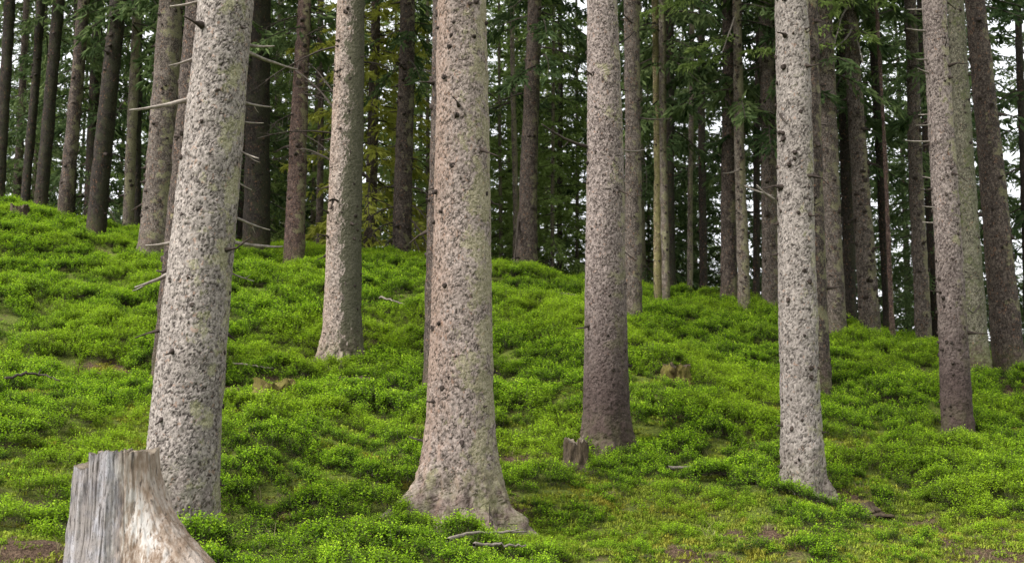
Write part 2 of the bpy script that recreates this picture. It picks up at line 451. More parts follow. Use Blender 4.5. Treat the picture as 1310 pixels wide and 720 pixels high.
# ------------------------------------------------------------------ trees of the photograph
# x at the top edge, x and y of the foot, distance, width at the foot / at the top edge (pixels), bark, label, options
T = [
    (287, 227, 683, 8.2, 90, 71, 'pale', "thick pale grey spruce trunk leaning right behind the big weathered stump", dict(near=1, flare=0.05, dead='left', knots=1.5)),
    (591, 589, 655, 9.3, 86, 66, 'pink', "thickest pinkish spruce trunk with wide spreading roots, in the middle of the slope", dict(near=1, flare=0.20, knots=1.6, lobes=[(-2.50, 0.22, 0.50, 0.20), (3.05, 0.22, 0.20, 0.28), (-1.95, 0.16, 0.12, 0.12), (-1.45, 0.20, 0.12, 0.16), (-0.85, 0.16, 0.10, 0.10), (-0.20, 0.24, 0.15, 0.24), (0.8, 0.4, 0.2, 0.2)])),
    (770, 777, 578, 11.9, 58, 40, 'purple', "straight spruce trunk with purplish brown foot beside a small rotten stump", dict(near=1, flare=0.08, knots=1.7, lobes=[(-0.1, 0.30, 0.18, 0.12), (-1.6, 0.4, 0.10, 0.14), (-2.7, 0.4, 0.10, 0.12)])),
    (1011, 1027, 626, 10.6, 50, 43, 'pale', "pale spruce trunk with greenish lichen down its shaded edge, foot near bare earth", dict(near=1, flare=0.06, knots=1.9, lobes=[(-0.2, 0.35, 0.09, 0.16), (-1.9, 0.4, 0.06, 0.14)])),
    (1196, 1225, 548, 13.1, 38, 30, 'purple', "slim pale leaning spruce trunk with dark brown foot in front of a mossy trunk", dict(near=1, flare=0.05, dead='right', knots=2.2)),
    (448, 437, 462, 15.0, 48, 36, 'lichen', "pale spruce trunk streaked with yellow green lichen and dark side, behind the brown root clump", dict(near=1, flare=0.12, knots=2.2, lobes=[(-2.8, 0.35, 0.07, 0.18), (-0.2, 0.35, 0.13, 0.2), (-1.5, 0.4, 0.06, 0.16)])),
    (255, 217, 475, 13.5, 47, 34, 'brown', "spruce trunk half hidden directly behind the thick pale leaning one", dict(knots=1)),
    (570, 562, 490, 13.6, 42, 34, 'brown', "dark spruce trunk almost wholly hidden behind the thickest trunk", dict(knots=1)),
    (1030, 1044, 500, 15.0, 38, 30, 'brown', "spruce trunk showing as a narrow strip behind the lichen edged pale one", dict(knots=1)),
    (1222, 1251, 463, 16.6, 29, 20, 'mossy', "spruce trunk covered in grey green moss and lichen behind the slim leaning one", dict(near=1, flare=0.05, knots=0.9)),
    (1248, 1292, 474, 17.0, 40, 24, 'brown', "smooth brown leaning spruce trunk at the right edge beyond the mossy one", dict(flare=0.1, knots=1)),
    (219, 199, 308, 19.0, 44, 30, 'greybrown', "stout brown knotty spruce trunk on the crest just left of the pale leaning one", dict(flare=0.2, knots=2.0)),
    (150, 122, 302, 20.0, 25, 20, 'dark', "dark spruce trunk with lichen on one side, its foot in front of the crest hummock", dict(knots=1.2, flare=0.1)),
    (107, 82, 276, 21.5, 20, 15, 'brown', "greyish leaning spruce trunk on the crest between two darker ones", dict(knots=0.6)),
    (76, 51, 266, 22.0, 17, 15, 'dark', "black looking spruce trunk on the crest beside the crest stump", dict(knots=0.6)),
    (52, 31, 262, 24.0, 12, 11, 'dark', "thin dark spruce trunk rising right behind the crest stump", dict(knots=0.5)),
    (12, -2, 256, 22.0, 15, 14, 'dark', "dark spruce trunk cut by the left edge of the view", dict(knots=0.5)),
    (175, 164, 290, 22.5, 14, 11, 'lichen', "thin pale spruce trunk between the lichened dark one and the stout brown one", dict(knots=0.8)),
    (178, 176, 292, 25.0, 13, 11, 'dark', "thin dark trunk close behind the thin pale one", dict(knots=0.5)),
    (101, 92, 280, 26.0, 11, 10, 'dark', "thin dark trunk close behind the greyish leaning one", dict(knots=0.5)),
    (333, 328, 314, 20.5, 35, 28, 'dark', "broad dark greenish spruce trunk just right of the pale leaning one", dict(knots=0.5, flare=0.05)),
    (389, 376, 331, 20.0, 27, 17, 'red', "reddish brown spruce trunk with drooping dead twigs on the crest", dict(flare=0.12, knots=1, dead='dark')),
    (521, 514, 331, 23.0, 25, 19, 'brown', "knotty brown spruce trunk on the crest above drooping dead twigs", dict(flare=0.1, knots=1.8, dead='droop')),
    (683, 673, 347, 22.0, 27, 18, 'brown', "spruce trunk with flared foot on the crest and a curved dead twig", dict(flare=0.35, knots=0.7, dead='curve')),
    (656, 661, 330, 26.0, 8, 6, 'lichen', "thin pale stem behind the flared crest trunk", dict(knots=0.3)),
    (809, 810, 404, 18.0, 23, 20, 'greybrown', "straight brown spruce trunk close behind the purplish footed one", dict(flare=0.06, knots=1)),
    (839, 842, 376, 20.5, 11, 9, 'yellow', "thin spruce stem coated in yellow lichen, twinned with a pale one", dict(knots=0.4)),
    (846, 852, 377, 20.2, 11, 9, 'lichen', "thin pale spotted spruce stem twinned with the yellow lichen one", dict(knots=1)),
    (854, 856, 373, 23.0, 16, 14, 'dark', "dark trunk standing behind the twin thin stems", dict(knots=0.5)),
    (930, 933, 385, 20.5, 22, 13, 'brown', "dark brown spruce trunk touching the pale knotty stem", dict(knots=0.8)),
    (942, 952, 388, 19.5, 16, 11, 'lichen', "slender pale knotty spruce stem with fresh green branch at the top", dict(knots=2, flare=0.1, dead='green')),
    (969, 966, 386, 24.0, 9, 8, 'dark', "thin black stem between the knotty pale one and the lichen edged trunk", dict(knots=0.4)),
    (979, 986, 391, 20.0, 22, 18, 'greybrown', "brown spruce trunk partly covered by the pale lichen edged one", dict(knots=1)),
    (1052, 1067, 421, 18.6, 32, 23, 'brown', "evenly ringed greyish brown spruce trunk right of the lichen edged one", dict(knots=1.6, light=1, flare=0.04)),
    (1076, 1088, 418, 21.0, 17, 14, 'dark', "dark trunk wedged between two greyish brown ones", dict(knots=0.4)),
    (1087, 1113, 421, 19.2, 27, 17, 'brown', "leaning greyish brown spruce trunk with dark knots beneath the fresh green branch", dict(knots=2, light=1, flare=0.08, dead='green2')),
    (1116, 1138, 422, 22.0, 14, 12, 'dark', "dark leaning trunk beside a thin reddish stem", dict(knots=0.5)),
    (1122, 1142, 426, 19.0, 6.5, 4.5, 'red', "thin reddish stem standing against the bright gap", dict(knots=0.6)),
    (1163, 1181, 424, 20.0, 21, 15, 'greybrown', "spruce trunk on the crest with bright sky gap on its left", dict(knots=1.2)),
    (1246, 1277, 466, 19.0, 14, 12, 'dark', "dark trunk squeezed between the mossy one and the smooth brown one", dict(knots=0.3)),
    (1301, 1316, 462, 24.0, 11, 9, 'dark', "thin dark trunk at the far right edge of the view", dict(knots=0.3)),
    (884, 882, 378, 24.5, 7, 6, 'lichen', "very thin pale stem standing in the dark stand", dict(knots=0.3)),
    (896, 899, 379, 27.0, 11, 9, 'dark', "dark slim trunk beside the very thin pale stem", dict(knots=0.3)),
    (716, 716, 348, 29.0, 7, 6, 'dark', "thin dark stem beyond the crest right of the flared foot trunk", dict(knots=0.3)),
    (412, 409, 324, 27.0, 9, 8, 'brown', "thin brown stem beyond the crest next to the lichen streaked trunk", dict(knots=0.3)),
]

# ------------------------------------------------------------------ terrain
COVER = 0.10
ctrl = []
for t in T:
    if t[3] < 23.5:
        p = ray(t[1], t[2], t[3]); p[2] -= (COVER if t[3] > 12 else 0.05) + 0.10 * (t[3] > 17.5)
        ctrl.append(p)
for px, py, d in [(-60, 700, 6.3), (60, 724, 6.5), (330, 720, 7.4), (655, 720, 8.0), (1000, 720, 8.3), (1310, 720, 8.5), (1500, 700, 9.0),
                  (0, 480, 12.0), (0, 380, 15.5), (100, 330, 18.0), (20, 290, 19.0), (120, 400, 15.5), (320, 400, 15.5), (330, 560, 10.2),
                  (470, 560, 10.8), (690, 480, 13.6), (700, 400, 17.0), (900, 470, 14.8), (900, 560, 12.0), (1110, 500, 14.5), (1150, 580, 12.0),
                  (1290, 560, 12.6), (850, 650, 9.8), (1180, 655, 9.9), (480, 660, 8.8), (90, 590, 8.8),
                  (60, 268, 21.0), (0, 258, 21.0), (260, 306, 20.5), (450, 318, 21.5), (600, 334, 22.0), (720, 345, 21.0), (745, 358, 20.0),
                  (1010, 396, 19.6), (1150, 420, 19.6), (1225, 440, 18.6), (-260, 262, 21.0), (-260, 480, 12.0), (-500, 700, 6.0), (1500, 490, 17.0), (1500, 600, 12.0), (1800, 640, 11)]:
    p = ray(px, py, d); p[2] -= 0.05 + 0.05 * (d > 12) + 0.14 * (d > 17.5)
    ctrl.append(p)
# ground falls away behind the crest
for px, py, d in [(-300, 262, 21), (60, 268, 21.5), (300, 312, 21.2), (450, 318, 22), (600, 334, 23), (720, 345, 22.5), (850, 377, 21.5), (960, 388, 21.2), (1080, 419, 20.5), (1180, 424, 20.6), (1290, 462, 18.5), (1600, 480, 18)]:
    p = ray(px, py, d)
    for dd, dz in ((5, 0.55), (14, 2.2), (30, 4.6)):
        s = (d + dd) / d
        ctrl.append(np.array([p[0] * s, d + dd, p[2] - dz]))
for x in (-8, -3, 0, 3, 8):
    ctrl.append(np.array([x, 0.0, 0.0])); ctrl.append(np.array([x, 4.0, 0.22]))
    ctrl.append(np.array([x * 2, -10.0, -0.8]))
ctrl = np.array(ctrl)


def tps_fit(c, lam):
    n = len(c)
    d = np.linalg.norm(c[:, None, :2] - c[None, :, :2], axis=2)
    K = np.where(d > 0, d * d * np.log(d + 1e-12), 0) + lam * np.eye(n)
    Pm = np.c_[np.ones(n), c[:, :2]]
    A = np.zeros((n + 3, n + 3)); A[:n, :n] = K; A[:n, n:] = Pm; A[n:, :n] = Pm.T
    return np.linalg.solve(A, np.r_[c[:, 2], 0, 0, 0])


WT = tps_fit(ctrl, 0.6)


def tps(x, y):
    sh = np.shape(x)
    x = np.ravel(x).astype(float); y = np.ravel(y).astype(float)
    out = np.empty(len(x))
    for s in range(0, len(x), 20000):
        xs, ys = x[s:s + 20000], y[s:s + 20000]
        d2 = (xs[:, None] - ctrl[None, :, 0]) ** 2 + (ys[:, None] - ctrl[None, :, 1]) ** 2
        out[s:s + 20000] = (0.5 * d2 * np.log(d2 + 1e-12)) @ WT[:-3] + WT[-3] + WT[-2] * xs + WT[-1] * ys
    return out.reshape(sh)


HOLLOWS = []          # bare, sunken spots: x, y, radius, depth
for px, py, d, r, dep in [(1185, 652, 9.9, 0.36, 0.20), (1130, 642, 10.2, 0.25, 0.12), (1270, 695, 8.9, 0.42, 0.10), (930, 668, 9.2, 0.22, 0.05), (470, 690, 8.3, 0.18, 0.04), (1085, 560, 12.2, 0.22, 0.05), (130, 440, 13.4, 0.4, 0.06), (480, 520, 12.2, 0.25, 0.05), (990, 690, 8.9, 0.22, 0.06), (655, 545, 11.2, 0.30, 0.10),
                          (330, 525, 11.0, 0.22, 0.06), (300, 440, 13.6, 0.5, 0.06), (1080, 628, 10.6, 0.32, 0.06), (40, 716, 6.5, 0.45, 0.0), (360, 640, 8.9, 0.18, 0.05),
                          (575, 475, 13.6, 0.3, 0.05), (860, 485, 14.2, 0.3, 0.08), (230, 470, 13.4, 0.35, 0.03), (20, 515, 11.2, 0.3, 0.03), (640, 620, 9.7, 0.2, 0.03), (1200, 455, 16.0, 0.5, 0.05),
                          (1290, 500, 15.5, 0.5, 0.06), (400, 462, 14.8, 0.25, 0.03), (880, 705, 8.7, 0.25, 0.04), (985, 455, 15.5, 0.3, 0.05), (560, 560, 11.2, 0.2, 0.05)]:
    p = ray(px, py, d)
    HOLLOWS.append((p[0], p[1], r, dep))
MOUNDS = []
for px, py, d, r, h in [(20, 268, 20.0, 1.2, 0.03), (115, 300, 19.0, 0.9, 0.16), (352, 492, 12.7, 0.30, 0.16), (700, 340, 20.5, 1.0, 0.04), (880, 385, 19.0, 1.4, 0.05), (1000, 690, 8.9, 0.4, 0.08), (870, 462, 14.7, 0.35, 0.12),
                        (1000, 640, 10.2, 0.4, 0.10), (700, 590, 11.2, 0.5, 0.05), (480, 470, 14.4, 0.5, 0.08), (500, 620, 9.9, 0.4, 0.08), (40, 712, 6.6, 0.4, 0.10)]:
    p = ray(px, py, d)
    MOUNDS.append((p[0], p[1], r, h))


def ground(x, y):
    x = np.asarray(x, float); y = np.asarray(y, float)
    z = tps(x, y)
    near = np.exp(-((np.maximum(np.abs(y - 12) - 14, 0)) / 8.0) ** 2)
    z = z + near * (0.11 * fbm2(x * 0.75, y * 0.75, 2, 5) + 0.05 * fbm2(x * 2.3, y * 2.3, 2, 9))
    for hx, hy, r, dep in HOLLOWS:
        z = z - dep * np.exp(-((x - hx) ** 2 + (y - hy) ** 2) / r ** 2)
    for hx, hy, r, dep in MOUNDS:
        z = z + dep * np.exp(-((x - hx) ** 2 + (y - hy) ** 2) / r ** 2)
    return z


def g1(x, y):
    return float(ground(np.array([x]), np.array([y]))[0])


def axis_vals(lo, hi, step, reach, grow=1.22):
    a = list(np.arange(lo, hi + step, step))
    s, v = step, a[-1]
    while v < reach:
        s *= grow; v += s; a.append(v)
    s, v = step, a[0]
    while v > -reach:
        s *= grow; v -= s; a.insert(0, v)
    return np.array(a)


gx = axis_vals(-11.5, 11.5, 0.075, 600)
gy = axis_vals(5.0, 24.5, 0.075, 600)
GX, GY = np.meshgrid(gx, gy)
fx, fy = np.clip(GX, -45, 45), np.clip(GY, -14, 60)
GZ = ground(fx, fy)
off = np.hypot(GX - fx, GY - fy)
GZ = GZ * np.exp(-off / 60) - 6.0 * (1 - np.exp(-off / 120))
fine = (np.abs(GX) < 12) & (GY > 4.5) & (GY < 25)
GZ += np.where(fine, 0.018 * fbm2(GX * 9, GY * 9, 2, 21), 0)

k = NT("forest_floor_soil")
geo = k.n("ShaderNodeNewGeometry")
P = geo.outputs['Position']
a = k.noise(P, 0.9, 5, 0.65); b = k.noise(P, 6, 5, 0.7); c = k.noise(P, 60, 3, 0.7)
soil = k.ramp(c.outputs[0], [(0.3, (0.022, 0.015, 0.010)), (0.5, (0.07, 0.045, 0.030)), (0.72, (0.17, 0.115, 0.075))])
mossc = k.ramp(c.outputs[0], [(0.3, (0.035, 0.055, 0.012)), (0.6, (0.12, 0.145, 0.025)), (0.8, (0.2, 0.2, 0.04))])
batt = k.n("ShaderNodeAttribute", attribute_name="bare")
mf = k.math('SUBTRACT', k.math('ADD', k.math('MULTIPLY', a.outputs[0], 0.5), k.math('MULTIPLY', b.outputs[0], 0.5)), k.math('MULTIPLY', batt.outputs['Fac'], 0.25))
k.l(k.mix(k.ramp(mf, [(0.38, (0, 0, 0)), (0.48, (1, 1, 1))]), soil, mossc), k.b.inputs['Base Color'])
k.b.inputs['Roughness'].default_value = 0.95
k.b.inputs['Specular IOR Level'].default_value = 0.1
bp = k.n("ShaderNodeBump"); bp.inputs['Strength'].default_value = 1.0; bp.inputs['Distance'].default_value = 0.03
k.l(k.math('ADD', c.outputs[0], k.math('MULTIPLY', b.outputs[0], 2)), bp.inputs['Height']); k.l(bp.outputs[0], k.b.inputs['Normal'])
M_SOIL = k.m
floor_me = mesh_np("forest_floor", np.stack([GX, GY, GZ], -1).reshape(-1, 3), [grid_faces(len(gy), len(gx), False)], [M_SOIL])
BR = np.zeros(GX.shape)
for hx, hy, r_, dep in HOLLOWS:
    BR = np.maximum(BR, np.exp(-((GX - hx) ** 2 + (GY - hy) ** 2) / r_ ** 2))
floor_me.attributes.new('bare', 'FLOAT', 'POINT').data.foreach_set('value', BR.ravel().astype(np.float32))
link("forest_floor", floor_me, kind='structure')


# ------------------------------------------------------------------ crowns (shared meshes)
def spray_quads(base, dirv, length, width, roll):
    """pointed flat sprays: base (n,3), dir (n,3)"""
    up = np.array([0, 0, 1.0]) + 0 * base
    side = np.cross(dirv, up)
    side /= np.linalg.norm(side, axis=1)[:, None] + 1e-6
    nrm = np.cross(side, dirv)
    s = side * np.cos(roll)[:, None] + nrm * np.sin(roll)[:, None]
    p0 = base
    p2 = base + dirv * length[:, None]
    m = base + dirv * (length * 0.42)[:, None]
    p1 = m + s * (width / 2)[:, None]
    p3 = m - s * (width / 2)[:, None]
    v = np.stack([p0, p1, p2, p3], 1).reshape(-1, 3)
    f = np.arange(len(base) * 4).reshape(-1, 4)
    return v, f


def needle_branch(acc, r, p0, az, L, e0, droop, dens, sp_len, sp_w, m_wood=0, m_leaf=1, hang=0.5):
    n = 7
    t = np.linspace(0, 1, n)
    ca, sa = math.cos(az), math.sin(az)
    bend = r.normal(0, 0.12)
    hx = L * t
    lat = L * bend * t * t
    z = L * (t * math.tan(e0) - droop * t ** 1.7 + 0.18 * droop * t ** 4)
    path = p0 + np.stack([hx * ca - lat * sa, hx * sa + lat * ca, z], 1)
    acc.tube(path, np.linspace(0.010 + 0.006 * L, 0.004, n), 3, m_wood, cap=False)
    # side twigs, both sides, drooping
    nt_ = max(5, int(L * dens))
    tt = r.uniform(0.12, 1.0, nt_)
    idx = tt * (n - 1); i0 = np.minimum(idx.astype(int), n - 2); fr = (idx - i0)[:, None]
    base = path[i0] * (1 - fr) + path[i0 + 1] * fr
    fwd = path[i0 + 1] - path[i0]; fwd /= np.linalg.norm(fwd, axis=1)[:, None]
    sgn = r.choice([-1.0, 1.0], nt_)
    side = np.stack([-fwd[:, 1], fwd[:, 0], 0 * sgn], 1) * sgn[:, None]
    tw = fwd * r.uniform(0.3, 0.9, nt_)[:, None] + side * r.uniform(0.3, 1.0, nt_)[:, None]
    tw[:, 2] -= r.uniform(0.0, 1.0, nt_) * hang
    tw /= np.linalg.norm(tw, axis=1)[:, None]
    tl = (0.12 + 0.26 * L * (1 - tt) ** 0.7) * r.uniform(0.6, 1.25, nt_)
    B, D = [], []
    for s in range(4):
        fpos = s / 4.0
        b2 = base + tw * (tl * fpos)[:, None]
        b2[:, 2] -= hang * 0.35 * tl * fpos ** 2
        d2 = tw + r.normal(0, 0.33, tw.shape); d2[:, 2] -= hang * 0.5 * fpos
        d2 /= np.linalg.norm(d2, axis=1)[:, None]
        B.append(b2); D.append(d2)
    B = np.concatenate(B); D = np.concatenate(D)
    for q in range(2):
        ln = sp_len * r.uniform(0.6, 1.3, len(B)); wd = sp_w * r.uniform(0.6, 1.3, len(B))
        v, f = spray_quads(B, D, ln, wd, r.uniform(-0.5, 0.5, len(B)) + q * 1.4)
        acc.add(v, f, m_leaf)


def crown_mesh(name, seed, H, z0, R, step, dens, mats, sp=(0.20, 0.055), lower=0.75, gaps=0.15):
    r = np.random.default_rng(seed)
    acc = Acc()
    z = z0
    while z < H - 0.25:
        u = (z - z0) / (H - z0)
        Rz = R * min(1.0, lower + u * 2.5) * (1 - u) ** 0.75 + 0.15
        nb = 5 if u < 0.8 else 4
        a0 = r.uniform(0, 6.28)
        for kk in range(nb):
            if r.random() < gaps:
                continue
            L = Rz * r.uniform(0.6, 1.15)
            e0 = math.radians(-6 + 38 * u + r.normal(0, 7))
            needle_branch(acc, r, np.array([0, 0, z + r.normal(0, 0.12)]), a0 + kk * 6.28 / nb + r.normal(0, 0.25), L, e0, 0.42 * (1 - u) + 0.05, dens, sp[0], sp[1])
        z += step * r.uniform(0.75, 1.25)
    return acc.build(name, mats, smooth=False)


NM = [M_TWIG, M_NEEDLE]
# crowns of tall stand trees (seen from below or out of frame) and of the trees beyond the crest
CROWN_TALL = [crown_mesh("tall_crown", 100 + i, 22, 8.5, 1.9, 1.05, 9, NM, (0.26, 0.075), gaps=0.4) for i in range(2)]
CROWN_MID = [crown_mesh("mid_crown", 200 + i, 22, 4.8, 1.8, 0.80, 14, NM, (0.19, 0.050), gaps=0.38) for i in range(3)]
CROWN_BACK = [crown_mesh("back_crown", 300 + i, 24, 2.5, 2.7, 0.50, 19, NM, (0.18, 0.044), lower=0.9, gaps=0.18) for i in range(4)]
CROWN_LIGHT = [crown_mesh("light_crown", 400 + i, 17, 1.2, 2.4, 0.48, 18, [M_TWIG, M_NEEDLE_L], (0.17, 0.044), lower=0.9, gaps=0.14) for i in range(2)]
CROWN_LARCH = crown_mesh("larch_crown", 500, 18, 1.2, 2.4, 0.42, 17, [M_TWIG, M_LARCH], (0.20, 0.05), lower=0.9, gaps=0.1)


# ------------------------------------------------------------------ trunks
def trunk_mesh(name, seed, lean, r0, r1, z1, H, flare, mat, near, roots=(), org_d=10):
    r = np.random.default_rng(seed)
    zt = z1 + 0.6
    if near:
        dz = 0.0085 if r0 > 0.22 else (0.0105 if org_d < 16 else 0.013)
        nth = int(2 * math.pi * r0 * 1.05 / dz)
    else:
        dz, nth = 0.06, 28
    z = np.concatenate([np.arange(-0.45, zt, dz), np.linspace(zt, H, 14)])
    th = np.linspace(0, 2 * math.pi, nth, endpoint=False)
    Z, TH = np.meshgrid(z, th, indexing='ij')
    R = np.where(Z < z1, r0 + (r1 - r0) * Z / z1, r1 + (0.025 - r1) * np.clip((Z - z1) / (H - z1), 0, 1) ** 1.1)
    zc = np.maximum(Z, -0.15)
    fl = np.exp(-np.maximum(zc, -0.1) / 0.30)
    R = R * (1 + flare * fl)
    # buttresses
    ph = r.uniform(0, 6.28, 3)
    lob = 0.5 * np.cos(3 * TH + ph[0]) + 0.4 * np.cos(5 * TH + ph[1]) + 0.25 * np.cos(2 * TH + ph[2])
    R = R * (1 + (0.10 + 0.35 * flare) * lob * np.exp(-np.maximum(zc, -0.1) / 0.22))
    for (a_, w_, amt, dec) in roots:                     # root spurs running out into the ground
        da = np.angle(np.exp(1j * (TH - a_ - 0.25 * np.clip(0.5 - Z, 0, 1) * np.sin(a_ * 3))))
        ww = w_ * (1 + 0.9 * smooth01(Z, 0, 0.6))
        R = R + amt * np.exp(-(da / ww) ** 2) * np.exp(-np.maximum(Z, -0.08) / dec) * (1 + 0.25 * np.sin(TH * 17 + Z * 9))
    R = R * (1 + 0.022 * np.cos(2 * TH + ph[2] + 0.6 * Z) + 0.014 * np.cos(3 * TH - ph[1] + 1.1 * Z))
    bx = 0.012 * np.sin(Z * 0.9 + ph[0]) * np.clip(Z, 0, 3) / 3
    by = 0.010 * np.sin(Z * 0.7 + ph[1]) * np.clip(Z, 0, 3) / 3
    X = lean[0] * Z + bx + R * np.cos(TH)
    Y = lean[1] * Z + by + R * np.sin(TH)
    V = np.stack([X, Y, Z], -1).reshape(-1, 3)
    nrm = np.stack([np.cos(TH), np.sin(TH), 0 * Z], -1).reshape(-1, 3)
    s = seed * 3.7
    d = (0.006 if near else 0.010) * fbm3(V * 5 + s, 3, 3)
    if near:
        d = d + 0.003 * noise3(V * np.array([60, 60, 40]) + s, 7) + 0.035 * np.abs(fbm3(V * np.array([9, 9, 6]) + s, 3, 4)) * np.exp(-np.maximum(V[:, 2], 0) / 0.28) * (1.6 if roots else 1)
    if near:
        W = V * np.array([1, 1, 0.74]) + 0.012 * np.stack([noise3(V * 34 + s, 11), noise3(V * 34 + s, 12), noise3(V * 34 + s, 13)], 1)
        cs = 0.0172
        q = W / cs + s
        ip = np.floor(q).astype(np.int64)
        f1 = np.full(len(V), 9.0); f2 = np.full(len(V), 9.0); cid = np.zeros((len(V), 3)); off_ = np.zeros((len(V), 3))
        for dx in (-1, 0, 1):
            for dy in (-1, 0, 1):
                for dzz in (-1, 0, 1):
                    c0, c1, c2 = ip[:, 0] + dx, ip[:, 1] + dy, ip[:, 2] + dzz
                    jx, jy, jz = hsh(c0, c1, c2, 1), hsh(c0, c1, c2, 2), hsh(c0, c1, c2, 3)
                    dv = q - np.stack([c0 + jx, c1 + jy, c2 + jz], 1)
                    dd = np.linalg.norm(dv, axis=1)
                    nearer = dd < f1
                    f2 = np.where(nearer, f1, np.minimum(f2, dd)); f1 = np.where(nearer, dd, f1)
                    cid[nearer] = np.stack([jx, jy, jz], 1)[nearer]; off_[nearer] = dv[nearer]
        joint = 1 - smooth01(f2 - f1, 0.03, 0.24)
        joint = joint * smooth01(noise3(V * 52 + s, 15) + 0.15 * noise3(V * 12 + s, 16), -0.28, 0.35)
        h_ = 0.0022 * cid[:, 0] + 0.0030 * off_[:, 2] * (cid[:, 1] - 0.75) * 1.6 - 0.0030 * joint
        d = d + h_
    V = V + nrm * d[:, None]
    me = mesh_np(name, V, [grid_faces(len(z), nth)], [mat])
    if near:
        for an, val in (('joint', joint), ('flake', cid[:, 0] * 0.6 + cid[:, 2] * 0.4), ('flake_b', cid[:, 1])):
            me.attributes.new(an, 'FLOAT', 'POINT').data.foreach_set('value', val.astype(np.float32))
    return me


def stubs_mesh(r, lean, rad, z1, dens, near):
    acc = Acc()
    z = 0.35
    while z < z1 + 0.8:
        nb = r.integers(1, 4) if dens < 1.5 else r.integers(2, 6)
        for _ in range(nb):
            a = r.uniform(0, 6.28)
            zz = z + r.normal(0, 0.05)
            c = np.array([lean[0] * zz, lean[1] * zz, zz]); dirv = np.array([math.cos(a), math.sin(a), r.uniform(-0.5, 0.3)])
            R = rad(zz)
            big = r.random()
            L = r.uniform(0.002, 0.010) if big < 0.70 else (r.uniform(0.03, 0.08) if big < 0.93 else r.uniform(0.10, 0.25))
            k0 = r.uniform(0.010, 0.020) * (0.9 if near else 1.5) * min(1, R / 0.12)
            p = [c + dirv * (R - 0.02), c + dirv * (R + 0.003), c + dirv * (R + L * 0.45) + [0, 0, -0.01], c + dirv * (R + L) + np.array([r.normal(0, .1), r.normal(0, .1), r.normal(-.1, .15)]) * L]
            acc.tube(np.array(p), [k0 * 1.7, k0 * 1.45, k0 * (0.9 if big < 0.7 else 0.5), k0 * 0.35], 6, 0, lump=0.3, seed=int(r.integers(99)))
        z += r.uniform(0.18, 0.42) / dens
    return acc.build("branch_stubs", [M_STUB])


def bent_path(a, b, sag, n=9, seed=0, wob=0.03):
    r = np.random.default_rng(seed)
    t = np.linspace(0, 1, n)[:, None]
    a = np.asarray(a, float); b = np.asarray(b, float)
    p = a + (b - a) * t
    L = np.linalg.norm(b - a)
    p[:, 2] -= (sag * L * 4 * t * (1 - t))[:, 0]
    w_ = np.cumsum(r.normal(0, wob * L / n, (n, 3)), 0)
    w_[0] = 0
    return p + w_


def dead_branch(parent, org, a, b, r0, mat, sag=0.05, seed=0, twigs=0, name="dead_branch"):
    """a, b world points"""
    acc = Acc()
    L = np.linalg.norm(np.asarray(b) - np.asarray(a))
    path = bent_path(a - org, b - org, sag, 10, seed)
    acc.tube(path, np.linspace(r0, r0 * 0.35, 10), 6, 0, lump=0.25, seed=seed)
    r = np.random.default_rng(seed + 77)
    for _ in range(twigs):
        i = r.integers(3, 9)
        d = (path[min(i + 1, 9)] - path[i]); d /= np.linalg.norm(d)
        d = d + r.normal(0, 0.6, 3) + [0, 0, -0.35]
        e = path[i] + d / np.linalg.norm(d) * L * r.uniform(0.12, 0.4)
        acc.tube(bent_path(path[i], e, 0.06, 5, int(r.integers(1e6)), 0.06), np.linspace(r0 * 0.4, r0 * 0.15, 5), 4, 0)
    return link(name, acc.build(name, [mat]), parent)


def px_branch(root, org, x0, y0, x1, y1, d, rad_px, mat, dd=-0.15, sag=0.03, seed=0, twigs=0, d0=0.0):
    a = ray(x0, y0, d + d0); b = ray(x1, y1, d + dd)
    return dead_branch(root, org, a, b, rad_px / 2 * d / FPX, mat, sag, seed, twigs)


trees = []
GRP_F = "spruce trunks standing on the slope and its crest"
for i, (xt, xb, yb, d, wb, wt, bark, label, o) in enumerate(T):
    base = ray(xb, yb, d)
    gz = g1(base[0], base[1])
    org = np.array([base[0], base[1], gz])
    top = ray(xt, 0, d)
    z1 = top[2] - gz
    lean = ((top[0] - base[0]) / (top[2] - base[2]), 0.0)
    r0, r1 = wb / 2 * d / FPX, wt / 2 * d / FPX
    near = o.get('near', 0)
    H = 21.0 + rng.uniform(-2, 2) if r0 > 0.06 else z1 + 5
    root = thing("spruce_tree", label, "tree", org, GRP_F)
    m = BARK['lichen_stem' if bark == 'lichen' and not near else bark]
    if o.get('light'):
        m = BARK['greybrown']
    link("trunk", trunk_mesh("trunk", 40 + i, lean, r0, r1, z1, H, o.get('flare', 0.08), m, near, o.get('lobes', ()), d), root)
    rr = np.random.default_rng(900 + i)
    rad = (lambda z, r0=r0, r1=r1, z1=z1: r0 + (r1 - r0) * z / z1)
    link("branch_stubs", stubs_mesh(rr, lean, rad, z1, o.get('knots', 1), near), root, kind='stuff')
    cm = (CROWN_TALL if d < 18 else CROWN_MID)[i % (2 if d < 18 else 3)]
    if r0 > 0.06:
        cr = link("crown", cm, root)
        cr.rotation_euler = (0, math.atan(lean[0]), rr.uniform(0, 6.28)) if False else (0, 0, rr.uniform(0, 6.28))
        cr.location = (lean[0] * 11, 0, 0.8 if d < 18 else rr.uniform(-0.2, 1.6) - (1.1 if (xb > 820 or xb < 230) else 0.2))
        s = rr.uniform(0.85, 1.1)
        cr.scale = (s, s, 1)
    trees.append((root, org, lean, rad, d, o))

